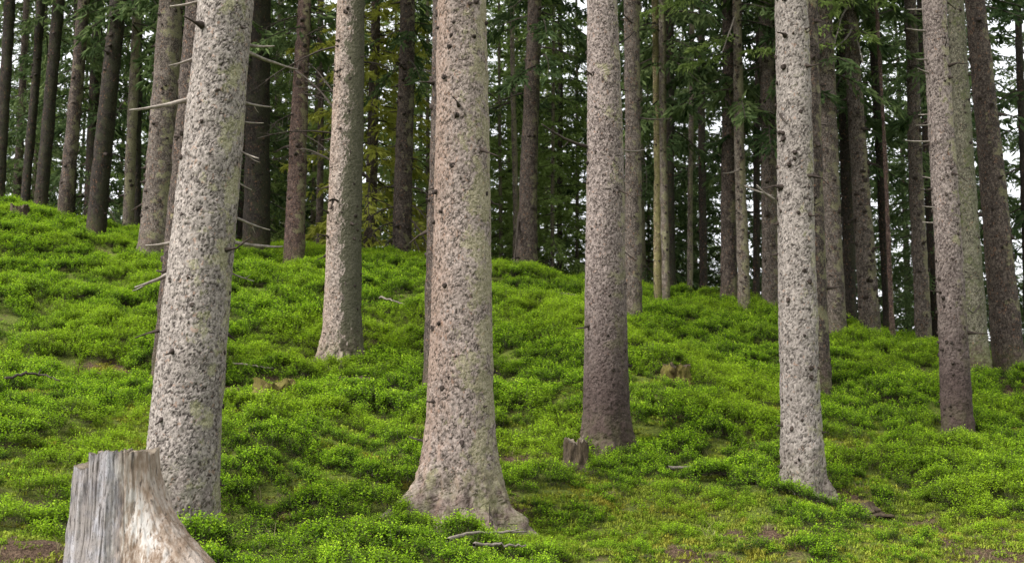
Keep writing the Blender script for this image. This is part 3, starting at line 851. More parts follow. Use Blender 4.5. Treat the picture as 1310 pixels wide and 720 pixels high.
# dead branches one can pick out in the photograph -------------------------------------------------
R0, O0 = trees[0][0], trees[0][1]
for q, (x0, y0, x1, y1, wpx, dd, tw) in enumerate([
        (240, 126, 166, 141, 7, -0.25, 1), (246, 73, 217, 84, 5, -0.2, 0), (250, 2, 217, 8, 5, -0.15, 0), (211, 350, 173, 368, 6, -0.3, 0), (216, 310, 186, 314, 5, -0.1, 0),
        (316, 57, 351, 60, 5, -0.1, 0), (318, 64, 381, 88, 6, 0.3, 0), (312, 129, 347, 137, 4.5, 0.1, 0), (310, 155, 337, 157, 3.5, -0.1, 0), (303, 186, 331, 203, 4.5, -0.2, 0),
        (302, 228, 322, 243, 3.5, 0.1, 0), (298, 274, 345, 294, 4.5, 0.2, 1), (295, 308, 362, 316, 6, 0.5, 0), (292, 345, 325, 360, 3, 0.1, 0)]):
    px_branch(R0, O0, x0 + (6 if x1 < x0 else -6), y0, x1, y1, 8.3, wpx, M_STICK, dd, 0.03, 300 + q, tw + q % 2, -0.02)
R2, O2 = trees[2][0], trees[2][1]
for q, (x0, y0, x1, y1, wpx, dd, tw, mt) in enumerate([(755, 189, 692, 160, 5, -0.5, 1, M_TWIG), (768, 100, 749, 90, 4, -0.2, 0, M_TWIG), (793, 55, 812, 40, 3, 0.2, 0, M_TWIG), (795, 192, 830, 190, 3, 0.2, 0, M_STICK)]):
    px_branch(R2, O2, x0, y0, x1, y1, 11.9, wpx, mt, dd, 0.05, 330 + q, tw)
R3, O3 = trees[3][0], trees[3][1]
for q, (x0, y0, x1, y1, wpx, dd, tw, mt) in enumerate([(996, 142, 1007, 158, 4, -0.25, 0, M_TWIG), (990, 255, 968, 236, 4, -0.1, 1, M_STICK), (1038, 60, 1062, 45, 3, 0.1, 1, M_TWIG), (1035, 265, 1050, 258, 3, 0, 0, M_TWIG)]):
    px_branch(R3, O3, x0, y0, x1, y1, 10.6, wpx, mt, dd, 0.05, 340 + q, tw)
R4, O4 = trees[4][0], trees[4][1]
for q, (x0, y0, x1, y1, wpx, dd) in enumerate([(1194, 181, 1158, 180, 3.6, -0.1), (1186, 12, 1161, 12, 3, 0.2), (1188, 40, 1160, 37, 3.5, -0.2), (1190, 76, 1172, 75, 3, -0.2), (1192, 95, 1174, 88, 3, -0.2),
                                              (1198, 145, 1175, 147, 3, 0.2), (1198, 158, 1172, 160, 2.5, -0.2), (1205, 230, 1180, 226, 3, 0.2), (1207, 265, 1180, 264, 3, -0.1), (1207, 284, 1180, 284, 3, 0.1),
                                              (1205, 72, 1211, 52, 3.5, -0.2), (1213, 200, 1216, 182, 3, -0.2)]):
    px_branch(R4, O4, x0, y0, x1, y1, 13.1, wpx, M_STICK if x1 < x0 else M_TWIG, dd, 0.02, 360 + q)
R5, O5 = trees[5][0], trees[5][1]
for q, (x0, y0, x1, y1, wpx, dd) in enumerate([(437, 155, 378, 90, 4, 0.5), (433, 130, 395, 80, 3, 0.3), (432, 212, 385, 190, 3.5, 0.2), (430, 172, 330, 178, 2.5, -0.3), (460, 80, 500, 88, 3, 0.2), (428, 280, 405, 265, 4, -0.3),
                                              (440, 265, 425, 255, 5, -0.4), (434, 310, 405, 300, 4, -0.3), (462, 160, 480, 145, 3, 0.2), (430, 60, 330, 112, 2.5, 0.6)]):
    px_branch(R5, O5, x0, y0, x1, y1, 15.0, wpx, M_TWIG, dd, -0.06, 380 + q, 7)
R, O = trees[21][0], trees[21][1]
for q, (x0, y0, x1, y1, wpx) in enumerate([(386, 80, 340, 105, 2.5), (388, 50, 425, 30, 2.5), (384, 120, 420, 130, 2.5), (382, 145, 345, 160, 2.5), (380, 200, 350, 205, 2), (384, 170, 425, 200, 2.5), (386, 20, 335, 40, 2.5)]):
    px_branch(R, O, x0, y0, x1, y1, 20.0, wpx, M_TWIG, -0.5, -0.05, 400 + q, 8)
R, O = trees[22][0], trees[22][1]
for q, (x0, y0, x1, y1, wpx) in enumerate([(508, 285, 470, 305, 2.5), (508, 265, 462, 288, 2.5), (522, 280, 548, 318, 3), (522, 262, 552, 290, 2.5), (522, 240, 560, 262, 2.5), (506, 240, 465, 255, 2), (520, 92, 555, 95, 3.5), (520, 95, 506, 80, 3), (510, 300, 482, 330, 2.5), (523, 298, 540, 332, 2.5)]):
    px_branch(R, O, x0, y0, x1, y1, 23.0, wpx, M_TWIG if q != 6 else M_STICK, -0.6, -0.10, 420 + q, 8)
R, O = trees[23][0], trees[23][1]
px_branch(R, O, 664, 275, 655, 358, 22.0, 4, M_TWIG, -0.9, 0.0, 440, 2)
px_branch(R, O, 668, 330, 640, 350, 22.0, 3.5, M_TWIG, -0.9, -0.1, 441, 3)
px_branch(R, O, 684, 60, 740, 75, 22.0, 2.5, M_TWIG, -0.6, -0.05, 442, 4)
px_branch(R, O, 668, 120, 625, 140, 22.0, 2.5, M_TWIG, -0.6, -0.05, 443, 4)
R, O = trees[25][0], trees[25][1]
for q, (x0, y0, x1, y1, wpx) in enumerate([(815, 150, 860, 153, 2.5), (815, 35, 790, 10, 2.5), (805, 192, 795, 190, 3), (815, 247, 822, 250, 2)]):
    px_branch(R, O, x0, y0, x1, y1, 18.0, wpx, M_TWIG, -0.4, 0.04, 450 + q, 2)
R, O = trees[30][0], trees[30][1]
for q, (x0, y0, x1, y1, wpx) in enumerate([(940, 20, 925, 66, 3), (948, 235, 990, 250, 3), (945, 218, 925, 222, 2.5)]):
    px_branch(R, O, x0, y0, x1, y1, 19.5, wpx, M_STICK, -0.6, 0.03, 460 + q, 2)
R, O = trees[33][0], trees[33][1]
for q, (x0, y0, x1, y1, wpx) in enumerate([(1060, 110, 1040, 110, 2.2), (1058, 137, 1042, 137, 2.2), (1062, 160, 1044, 160, 2.2), (1066, 138, 1082, 138, 2), (1064, 190, 1046, 190, 2)]):
    px_branch(R, O, x0, y0, x1, y1, 18.6, wpx, M_TWIG, -0.5, 0.0, 470 + q)
R, O = trees[35][0], trees[35][1]
px_branch(R, O, 1092, 30, 1064, 60, 19.2, 3.5, M_STICK, -0.8, 0.10, 481, 2)
px_branch(R, O, 1090, 10, 1068, 55, 19.2, 3, M_STICK, -0.8, -0.15, 482, 2)
px_branch(R, O, 1094, 50, 1105, 85, 19.2, 3, M_STICK, -0.6, -0.1, 483, 1)
px_branch(R, O, 1084, 40, 1058, 85, 19.2, 2.5, M_STICK, -0.6, -0.2, 484, 1)
px_branch(trees[9][0], trees[9][1], 1258, 372, 1238, 392, 16.6, 2.5, M_TWIG, -0.6, 0.22, 490, 0)

# fresh green hanging boughs high in the stand ------------------------------------------------------
for ti, lst in ((30, [(938, 70, 885, 80, 1.5), (942, 45, 890, 62, 1.3), (946, 70, 985, 60, 1.3), (940, -15, 832, 12, 2.2), (938, -30, 870, -5, 1.6)]),
                (35, [(1090, 30, 1020, 45, 1.4), (1092, -10, 1148, 10, 1.7), (1090, 0, 1040, 5, 1.6), (1094, 40, 1120, 50, 1.0), (1090, -25, 1075, 25, 1.2), (1090, 55, 1030, 62, 0.9)])):
    root, org, lean, rad, d, o = trees[ti]
    for q, (x0, y0, x1, y1, LL) in enumerate(lst):
        acc = Acc(); r = np.random.default_rng(520 + ti + q)
        a = ray(x0, y0, d); b = ray(x1, y1, d - 0.9)
        v = b - a; L = float(np.hypot(v[0], v[1]))
        needle_branch(acc, r, a - org, math.atan2(v[1], v[0]), L, math.atan2(v[2], L) + 0.2, 0.25, 34, 0.12, 0.028, hang=0.5)
        link("green_bough", acc.build("green_bough", [M_TWIG, M_NEEDLE_L], smooth=False), root)

# roots of the thickest trunk and others ------------------------------------------------------------
def root_part(tr, pts, r0, r1, seed, mat):
    root, org = tr[0], tr[1]
    P = []
    for (x, y, h) in pts:
        P.append([x, y, g1(x, y) + h])
    P = np.array(P)
    # resample
    t = np.linspace(0, len(P) - 1, 26)
    Q = np.stack([np.interp(t, np.arange(len(P)), P[:, c]) for c in range(3)], 1)
    kern = np.array([.25, .5, .25])
    for _ in range(4):
        Q[1:-1] = .25 * Q[:-2] + .5 * Q[1:-1] + .25 * Q[2:]
    acc = Acc()
    acc.tube(Q - org, np.linspace(r0, r1, 26) ** 1.0, 14, 0, lump=0.28, seed=seed)
    link("root", acc.build("root", [mat]), root)


def gp(px, py, d):
    p = ray(px, py, d)
    return p[0], p[1]


tr = trees[2]; ox, oy = tr[1][0], tr[1][1]
for q, (ex, ey, rr0, h0) in enumerate([(0.66, -0.06, 0.075, 0.06)]):
    root_part(tr, [(ox + ex * 0.2, oy + ey * 0.2, h0 + 0.03), (ox + ex * 0.5, oy + ey * 0.5, h0 * 0.6), (ox + ex * 0.8, oy + ey * 0.8, h0 * 0.35), (ox + ex * 1.1, oy + ey * 1.1, -0.03)], rr0, 0.045, 70 + q, BARK['mossy'] if q == 0 else BARK['purple'])

# ------------------------------------------------------------------ trees beyond the crest
def far_tree(px, d, crown, label, group, s=1.0, bark='dark', r=0.13, dz=0.0):
    x = (px - 655) / FPX * d * 1.01
    z = g1(np.clip(x, -45, 45), min(d, 60.0))
    root = thing("spruce_tree", label, "tree", (x, d, z - 0.1 + dz), group)
    root.rotation_euler = (0, 0, rng.uniform(0, 6.28))
    root.scale = (s, s, s * rng.uniform(0.92, 1.08))
    link("trunk", FAR_TRUNK[bark], root)
    link("crown", crown, root)
    return root


def far_trunk(mat, seed, rr=0.15):
    acc = Acc()
    n = 26
    t = np.linspace(0, 1, n)
    r_ = np.random.default_rng(seed)
    path = np.stack([0.05 * np.sin(t * 5 + seed), 0.05 * np.cos(t * 4 + seed), t * 22 - 0.6], 1)
    acc.tube(path, rr * (1 - t) ** 0.8 + 0.02 + 0.05 * np.exp(-t * 30), 14, 0, lump=0.05, seed=seed)
    return acc.build("far_trunk", [mat])


FAR_TRUNK = {'dark': far_trunk(BARK['dark'], 1), 'brown': far_trunk(BARK['brown'], 2), 'lichen': far_trunk(BARK['lichen_stem'], 3), 'thin': far_trunk(BARK['lichen_stem'], 4, 0.055)}
G_FAR = "spruces in the dense stand beyond the crest"
G_LIGHT = "lighter green spruces beyond the crest"
L_FAR = "dark green spruce in the dense stand beyond the crest of the slope"
L_LIGHT = "immature spruce coloured lighter green as if lit, showing between the trunks beyond the crest"
far_tree(474, 25.0, CROWN_LARCH, "yellow green feathery conifer between the lichen streaked trunk and the knotty crest trunk", None, 0.85, 'brown')
for px, d, s in [(430, 33, 0.8), (545, 31, 0.8), (612, 33, 0.85), (640, 29, 0.75), (708, 27, 0.75), (738, 31, 0.85), (400, 29, 0.8), (350, 34, 0.9), (455, 38, 0.95), (528, 37, 0.9), (660, 36, 0.9), (680, 45, 1.0), (760, 38, 0.95), (600, 47, 1.05), (440, 47, 1.05), (270, 36, 0.9), (150, 38, 0.95), (40, 36, 0.9), (880, 40, 0.95), (500, 33, 0.85), (690, 33, 0.85), (330, 42, 0.95), (385, 36, 0.9), (200, 34, 0.85), (100, 41, 0.95), (700, 41, 0.95), (575, 42, 0.95), (505, 44, 1.0), (830, 31, 0.6), (1000, 36, 0.8)]:
    far_tree(px, d, CROWN_LIGHT[int(rng.integers(2))], L_LIGHT, G_LIGHT, s * rng.uniform(0.9, 1.1), 'thin')
slots = []
for d, n in ((28, 9), (34, 11), (41, 12), (50, 13)):
    for j in range(n):
        px = -160 + (j + rng.uniform(0.1, 0.9)) * 1640 / n
        if d < 30 and 400 < px < 780:
            continue
        if 400 < px < 790 and d < 48:
            continue
        if px < 230 and d > 40 and rng.random() < 0.25:
            continue
        slots.append((px, d + rng.uniform(-2, 2)))
for px, d in slots:
    far_tree(px, d, CROWN_BACK[int(rng.integers(4))], L_FAR, G_FAR, rng.uniform(0.85, 1.15), ['dark', 'brown', 'dark', 'lichen'][int(rng.integers(4))])

# ------------------------------------------------------------------ stumps
STUMPS = []


def stump(name, label, px, py, d, rad, h, lobes, mats, seed, nth=120, nz=60, rim=0.0, flare=0.4, top_noise=0.03, step=None, cat="stump", rough=0.0, zbase=None):
    x, y = gp(px, py, d)
    z0 = g1(x, y) - (0.04 if rough else 0) if zbase is None else zbase
    root = thing(name, label, cat, (x, y, z0))
    STUMPS.append((x, y, rad))
    r = np.random.default_rng(seed)
    th = np.linspace(0, 2 * math.pi, nth, endpoint=False)
    u = np.linspace(-0.35, 1, nz)
    U, TH = np.meshgrid(u, th, indexing='ij')
    prof = 1 + flare * np.exp(-np.maximum(U, -0.1) / 0.22)
    L = 0
    for (a, wdt, amt, dec) in lobes:
        da = np.angle(np.exp(1j * (TH - a)))
        L = L + amt * np.exp(-(da / wdt) ** 2) * (np.exp(-np.maximum(U, -0.2) / dec) if dec < 0.55 else np.exp(-(np.maximum(U, 0) / dec * 1.5) ** 2))
    flute = 0.035 * fbm2(np.cos(TH) * 3.2 + seed + 0.25 * U, np.sin(TH) * 3.2, 3, seed) + 0.022 * fbm2(np.cos(TH) * 9 + seed, np.sin(TH) * 9 + 0.5 * U, 2, seed + 3)
    R = rad * (prof + L) * (1 + flute * 1.3)
    top = h * (1 + top_noise * fbm2(np.cos(th) * 4 + seed, np.sin(th) * 4, 3, seed + 9)) + 0.008 * fbm2(np.cos(th) * 22 + seed, np.sin(th) * 22, 2, seed + 4)
    if step is not None:
        a, wdt, amt = step
        da = np.abs(np.angle(np.exp(1j * (th - a))))
        top = top - amt * (da < wdt)
    for _ in range(26 if nth > 400 else 0):               # drying cracks along the grain
        ga, gw = r.uniform(0, 6.28), r.uniform(0.010, 0.022)
        u0, ul = r.uniform(-0.1, 0.9), r.uniform(0.2, 0.7)
        da = np.angle(np.exp(1j * (TH - ga - 0.05 * np.sin(U * 5 + ga))))
        R = R - r.uniform(0.004, 0.012) * np.exp(-(da / gw) ** 2) * smooth01(U, u0 - 0.1, u0) * (1 - smooth01(U, u0 + ul, u0 + ul + 0.15))
    Z = U * top[None, :]
    V = np.stack([R * np.cos(TH), R * np.sin(TH), Z], -1)
    if rough:
        V += rough * fbm3(V.reshape(-1, 3) * np.array([14, 14, 6]) + seed, 3, seed).reshape(V.shape[:2])[..., None] * np.stack([np.cos(TH), np.sin(TH), 0 * TH], -1)
    V += 0.006 * fbm3(V.reshape(-1, 3) * np.array([40, 40, 9]), 2, seed).reshape(V.shape[:2])[..., None] * np.stack([np.cos(TH), np.sin(TH), 0 * TH], -1)
    link("stump_wood", mesh_np("stump_wood", V.reshape(-1, 3), [grid_faces(nz, nth)], [mats[0]]), root)
    # cut face: rings stepping inward with broken fibres
    nr = 22
    rr_ = np.linspace(1, 0.0, nr)
    CV = []
    for q in rr_:
        ring = V[-1].copy()
        ring[:, :2] *= q
        zc = ring[:, 2] * q + (h - 0.0) * (1 - q)
        ring[:, 2] = ring[:, 2] * smooth01(q, 0.2, 1.0) + (h * 0.985) * (1 - smooth01(q, 0.2, 1.0)) - 0.018 * (1 - q) + 0.006 * fbm2(ring[:, 0] * 60, ring[:, 1] * 60, 2, 5) * (q < 1)
        CV.append(ring)
    CV = np.stack(CV)
    CV[0, :, 2] += 0.0
    link("cut_face", mesh_np("cut_face", CV.reshape(-1, 3) + [0, 0, 0.001], [grid_faces(nr, nth)], [mats[1]]), root)
    return root


k = NT("weathered_wood")
tc = k.n("ShaderNodeTexCoord")
st = k.n("ShaderNodeVectorMath", operation='MULTIPLY'); k.l(tc.outputs['Object'], st.inputs[0]); st.inputs[1].default_value = (1, 1, 0.07)
st2 = k.n("ShaderNodeVectorMath", operation='MULTIPLY'); k.l(tc.outputs['Object'], st2.inputs[0]); st2.inputs[1].default_value = (1, 1, 0.35)
s1 = k.noise(st.outputs[0], 17, 4, 0.6); s2 = k.noise(st.outputs[0], 120, 4, 0.7); s3 = k.noise(st2.outputs[0], 14, 5, 0.7)
f = k.math('ADD', k.math('MULTIPLY', s1.outputs[0], 0.48), k.math('MULTIPLY', s2.outputs[0], 0.52))
grey = k.ramp(f, [(0.38, (0.05, 0.044, 0.045)), (0.46, (0.12, 0.11, 0.115)), (0.53, (0.215, 0.205, 0.218)), (0.64, (0.37, 0.36, 0.38))])
sx = k.n("ShaderNodeSeparateXYZ"); k.l(tc.outputs['Object'], sx.inputs[0])
# warm, blotchy side where bark came off later
side = k.math('ADD', k.math('MULTIPLY', k.math('SUBTRACT', sx.outputs[0], 0.055), 9.0), k.math('MULTIPLY', k.math('SUBTRACT', s3.outputs[0], 0.5), 2.2))
sidem = k.ramp(side, [(0.0, (0, 0, 0)), (0.5, (1, 1, 1))])
warm = k.ramp(k.math('ADD', k.math('MULTIPLY', s3.outputs[0], 0.7), k.math('MULTIPLY', s2.outputs[0], 0.3)), [(0.31, (0.075, 0.05, 0.035)), (0.43, (0.14, 0.095, 0.064)), (0.49, (0.26, 0.21, 0.17)), (0.56, (0.42, 0.395, 0.37))])
br = k.math('ADD', k.math('MULTIPLY', k.math('SUBTRACT', sx.outputs[0], 0.14), 8.0), k.math('MULTIPLY', k.math('SUBTRACT', sx.outputs[2], 0.62), 5.0))
warm = k.mix(k.math('MULTIPLY', k.ramp(br, [(0.0, (0, 0, 0)), (0.6, (1, 1, 1))]), 0.6), warm, k.mix(s3.outputs[0], (0.06, 0.04, 0.028), (0.30, 0.22, 0.155)))
blot = k.noise(tc.outputs['Object'], 9, 4, 0.7); speck = k.noise(st2.outputs[0], 150, 3, 0.7)
grey = k.mix(k.ramp(blot.outputs[0], [(0.42, (0.75,) * 3), (0.62, (0, 0, 0))]), grey, (0.20, 0.175, 0.16))
grey = k.mix(k.ramp(speck.outputs[0], [(0.36, (0.8,) * 3), (0.44, (0, 0, 0))]), grey, (0.06, 0.052, 0.048))
crack = k.ramp(k.noise(st.outputs[0], 60, 3, 0.6).outputs[0], [(0.34, (1, 1, 1)), (0.40, (0, 0, 0))])
col = k.mix(sidem, grey, warm)
col = k.mix(k.math('MULTIPLY', crack, 0.8), col, (0.03, 0.025, 0.022))
k.l(col, k.b.inputs['Base Color']); k.b.inputs['Roughness'].default_value = 0.8; k.b.inputs['Specular IOR Level'].default_value = 0.25
bp = k.n("ShaderNodeBump"); bp.inputs['Strength'].default_value = 0.8; bp.inputs['Distance'].default_value = 0.012
k.l(k.math('ADD', f, k.math('MULTIPLY', s3.outputs[0], 0.3)), bp.inputs['Height']); k.l(bp.outputs[0], k.b.inputs['Normal'])
M_WEATHER = k.m
M_CUT = simple_mat("cut_wood", (0.045, 0.036, 0.027), (0.17, 0.14, 0.105), 16, (1, 1, 1), bump=0.9)
M_ROT = simple_mat("rotten_wood", (0.018, 0.013, 0.009), (0.078, 0.058, 0.036), 14, (1, 1, 0.25), bump=1.0, dist=0.02)
M_ROTG = simple_mat("mossed_wood", (0.045, 0.028, 0.012), (0.115, 0.105, 0.022), 9, (1, 1, 0.5), bump=1.0, dist=0.02)

SD = 5.9
zs = ray(150, 577, SD)[2]
sx_, sy_ = gp(152, 577, SD)
sz0 = g1(sx_, sy_)
stump("tree_stump", "large silvery weathered stump with cracked grain and flaring root beside the pale leaning trunk", 150, 577, SD, 0.198, zs - sz0,
      [(-0.22, 0.55, 2.8, 0.76), (-2.6, 0.6, 0.35, 0.5), (1.6, 0.7, 0.8, 0.3), (-1.5, 0.5, 0.25, 0.5)], (M_WEATHER, M_CUT), 3, nth=640, nz=160, flare=0.12, top_noise=0.022, step=(3.35, 0.95, 0.075))
stump("tree_stump", "small rotten stump with upright split wood at the foot of the purplish trunk", 737, 606, 11.2, 0.11, 0.25, [(-0.5, 0.5, 0.5, 0.3), (-2.4, 0.5, 0.4, 0.3)], (M_ROT, M_CUT), 8, flare=0.3, top_noise=0.22, rough=0.02)
stump("tree_stump", "mossy brown rotten stump low among the bushes right of the purplish footed trunk", 866, 482, 14.4, 0.18, 0.24, [(0.2, 0.6, 0.25, 0.4), (3.0, 0.6, 0.2, 0.4)], (M_ROTG, M_ROT), 12, flare=0.2, top_noise=0.22, rough=0.05)
stump("tree_stump", "mossy golden brown stump overgrown on the left slope", 352, 500, 12.6, 0.20, 0.15, [(-0.6, 0.6, 0.15, 0.5)], (M_ROTG, M_ROTG), 15, flare=0.4, top_noise=0.4, rough=0.08)
stump("tree_stump", "dark brown rotten root clump in front of the lichen streaked trunk", 452, 487, 13.9, 0.17, 0.17, [(-0.2, 0.6, 0.8, 0.5), (3.2, 0.6, 0.6, 0.5)], (M_ROT, M_ROT), 18, flare=0.4, top_noise=0.3, rough=0.05)
stump("tree_stump", "small split stump beside the lichen streaked trunk foot", 385, 472, 14.4, 0.08, 0.13, [(0.4, 0.6, 0.5, 0.4)], (M_CUT, M_ROT), 19, flare=0.3, top_noise=0.3, rough=0.05)
stump("tree_stump", "dark stump on the left end of the crest", 25, 272, 20.2, 0.16, 0.26, [(0, 0.6, 0.4, 0.4)], (M_ROT, M_ROT), 21, flare=0.3, top_noise=0.3)
stump("tree_stump", "low mossy stump beside the bare hollow right of the lichen edged trunk", 1095, 634, 10.5, 0.14, 0.09, [(0, 0.6, 0.5, 0.4), (3.1, 0.6, 0.4, 0.4)], (M_ROT, M_ROTG), 23, flare=0.4, top_noise=0.22, rough=0.05)

# ------------------------------------------------------------------ fallen sticks
def stick(label, pts, wpx, mat, seed, twigs=0, lift=0.05):
    P = []
    for (px, py, d, h) in pts:
        x, y = gp(px, py, d)
        P.append([x, y, g1(x, y) + h])
    P = np.array(P)
    d = pts[0][2]
    org = P[0].copy()
    t = np.linspace(0, len(P) - 1, 16)
    Q = np.stack([np.interp(t, np.arange(len(P)), P[:, c]) for c in range(3)], 1) - org
    r = np.random.default_rng(seed)
    Q += r.normal(0, 0.006, Q.shape)
    acc = Acc()
    r0 = wpx / 2 * d / FPX
    acc.tube(Q, np.linspace(r0, r0 * 0.45, 16), 8, 0, lump=0.3, seed=seed)
    root = thing("fallen_branch", label, "branch", org)
    link("stem", acc.build("stem", [mat]), root)
    for q in range(twigs):
        i = int(r.integers(4, 14))
        v = Q[i] - Q[i - 1]; v /= np.linalg.norm(v)
        e = Q[i] + (v * 0.6 + np.array([r.normal(0, .5), r.normal(0, .5), abs(r.normal(0.3, .3))])) * r.uniform(0.15, 0.3)
        a2 = Acc(); a2.tube(bent_path(Q[i], e, 0.05, 6, seed + q, 0.08), np.linspace(r0 * 0.5, r0 * 0.2, 6), 5)
        link("side_twig", a2.build("side_twig", [mat]), root)


stick("grey crooked fallen branch in front of the thickest trunk", [(572, 722, 7.9, 0.14), (596, 702, 8.2, 0.15), (640, 688, 8.4, 0.15), (674, 683, 8.6, 0.12)], 5, M_FALLEN, 1, 2)
stick("straighter grey fallen branch lying nearest, below the crooked one", [(606, 722, 7.8, 0.16), (640, 706, 8.0, 0.17), (672, 698, 8.1, 0.15)], 5, M_FALLEN, 2, 0)
stick("thin pale stick lying on the moss right of the purplish trunk", [(852, 604, 11.1, 0.09), (890, 600, 11.2, 0.11), (928, 594, 11.3, 0.08)], 4.5, M_FALLEN, 3, 0)
stick("dark crooked stick lying on the left slope", [(4, 522, 11.0, 0.16), (30, 516, 11.1, 0.2), (52, 512, 11.2, 0.18), (76, 517, 11.1, 0.14)], 4, M_TWIG, 4, 1)
stick("dark log half sunk in the bushes behind the purplish trunk", [(700, 381, 18.5, 0.16), (730, 379, 18.5, 0.18), (752, 380, 18.4, 0.16)], 5, M_TWIG, 5, 0)
stick("thin pale twig lying on the slope right of the lichen streaked trunk", [(485, 398, 17.0, 0.16), (505, 402, 16.8, 0.18), (518, 407, 16.7, 0.15)], 2.6, M_FALLEN, 6, 0)
stick("pale twig lying in a bare patch right of the leaning trunk", [(298, 430, 14.0, 0.14), (330, 436, 13.9, 0.15), (352, 433, 13.9, 0.13)], 2.6, M_FALLEN, 7, 1)
stick("short dark twig standing upright beside the roots of the thickest trunk", [(629, 688, 8.6, 0.0), (630, 672, 8.6, 0.12), (627, 655, 8.62, 0.25)], 3.5, M_TWIG, 8, 1)

# ------------------------------------------------------------------ ground cover
def leaf_cluster(seed, R, H, stems, per, size, mat, wood, narrow=0.62):
    r = np.random.default_rng(seed)
    acc = Acc()
    B, D, S, Yg = [], [], [], []
    for s in range(stems):
        a = r.uniform(0, 6.28); q = R * math.sqrt(r.random())
        foot = np.array([q * 0.5 * math.cos(a), q * 0.5 * math.sin(a), -0.03])
        hh = H * (1 - 0.45 * (q / R) ** 2) * r.uniform(0.7, 1.15)
        tip = np.array([q * math.cos(a) + r.normal(0, .015), q * math.sin(a) + r.normal(0, .015), hh])
        mid = (foot + tip) / 2 + r.normal(0, 0.012, 3)
        if s % 2 == 0:
            acc.tube(np.array([foot, mid, tip]), [0.0018, 0.0015, 0.001], 3, 1, cap=False)
        for j in range(per):
            t = 0.35 + 0.68 * (j + r.random()) / per
            p = (1 - t) ** 2 * foot + 2 * t * (1 - t) * mid + t * t * tip
            aa = r.uniform(0, 6.28)
            dv = np.array([math.cos(aa), math.sin(aa), r.uniform(-0.5, 0.8)])
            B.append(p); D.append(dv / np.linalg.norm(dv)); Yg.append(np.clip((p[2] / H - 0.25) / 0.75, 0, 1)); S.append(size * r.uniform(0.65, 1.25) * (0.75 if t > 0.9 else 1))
    B = np.array(B); D = np.array(D); S = np.array(S)
    # leaf: two triangles folded along the midrib
    up = np.array([0, 0, 1.0]) + 0 * B
    side = np.cross(D, up); side /= np.linalg.norm(side, axis=1)[:, None] + 1e-6
    nrm = np.cross(side, D)
    roll = r.normal(0, 0.75, len(B))
    sd_ = side * np.cos(roll)[:, None] + nrm * np.sin(roll)[:, None]
    nn = np.cross(sd_, D)
    p0 = B; p2 = B + D * S[:, None]
    m_ = B + D * (S * 0.5)[:, None] + nn * (S * 0.13)[:, None]
    p1 = m_ + sd_ * (S * narrow / 2)[:, None]; p3 = m_ - sd_ * (S * narrow / 2)[:, None]
    V = np.stack([p0, p1, p2, p3], 1).reshape(-1, 3)
    ii = np.arange(len(B)) * 4
    F = np.concatenate([np.stack([ii, ii + 1, ii + 2], 1), np.stack([ii, ii + 2, ii + 3], 1)])
    n0 = acc.n
    acc.add(V, F, 0)
    me = acc.build("leaf_cluster", [mat, wood], smooth=False)
    yv = np.zeros(acc.n, np.float32); yv[n0:] = np.repeat(np.array(Yg), 4)  # painted lit look rises with leaf height in the sprig
    me.attributes.new('toplit', 'FLOAT', 'POINT').data.foreach_set('value', yv)
    return me


def blade_tuft(seed, n, R, Hm, wid, mat, lean=0.5):
    r = np.random.default_rng(seed)
    acc = Acc()
    for _ in range(n):
        a = r.uniform(0, 6.28); q = R * math.sqrt(r.random())
        f_ = np.array([q * math.cos(a), q * math.sin(a), -0.01])
        h = Hm * r.uniform(0.5, 1.2)
        b = r.uniform(0, 6.28)
        out = np.array([math.cos(b), math.sin(b), 0]) * h * lean * r.uniform(0.3, 1.3)
        s = np.array([-math.sin(b), math.cos(b), 0]) * wid / 2
        m_ = f_ + out * 0.35 + [0, 0, h * 0.62]; t_ = f_ + out + [0, 0, h * r.uniform(0.6, 1.0)]
        V = np.array([f_ - s, f_ + s, m_ + s * .8, m_ - s * .8, t_])
        acc.add(V, np.array([[0, 1, 2, 3]])); acc.n -= 5
        acc.t.append(np.array([[3, 2, 4]]) + acc.n); acc.tm.append(np.zeros(1)); acc.n += 5
    return acc.build("blade_tuft", [mat], smooth=False)


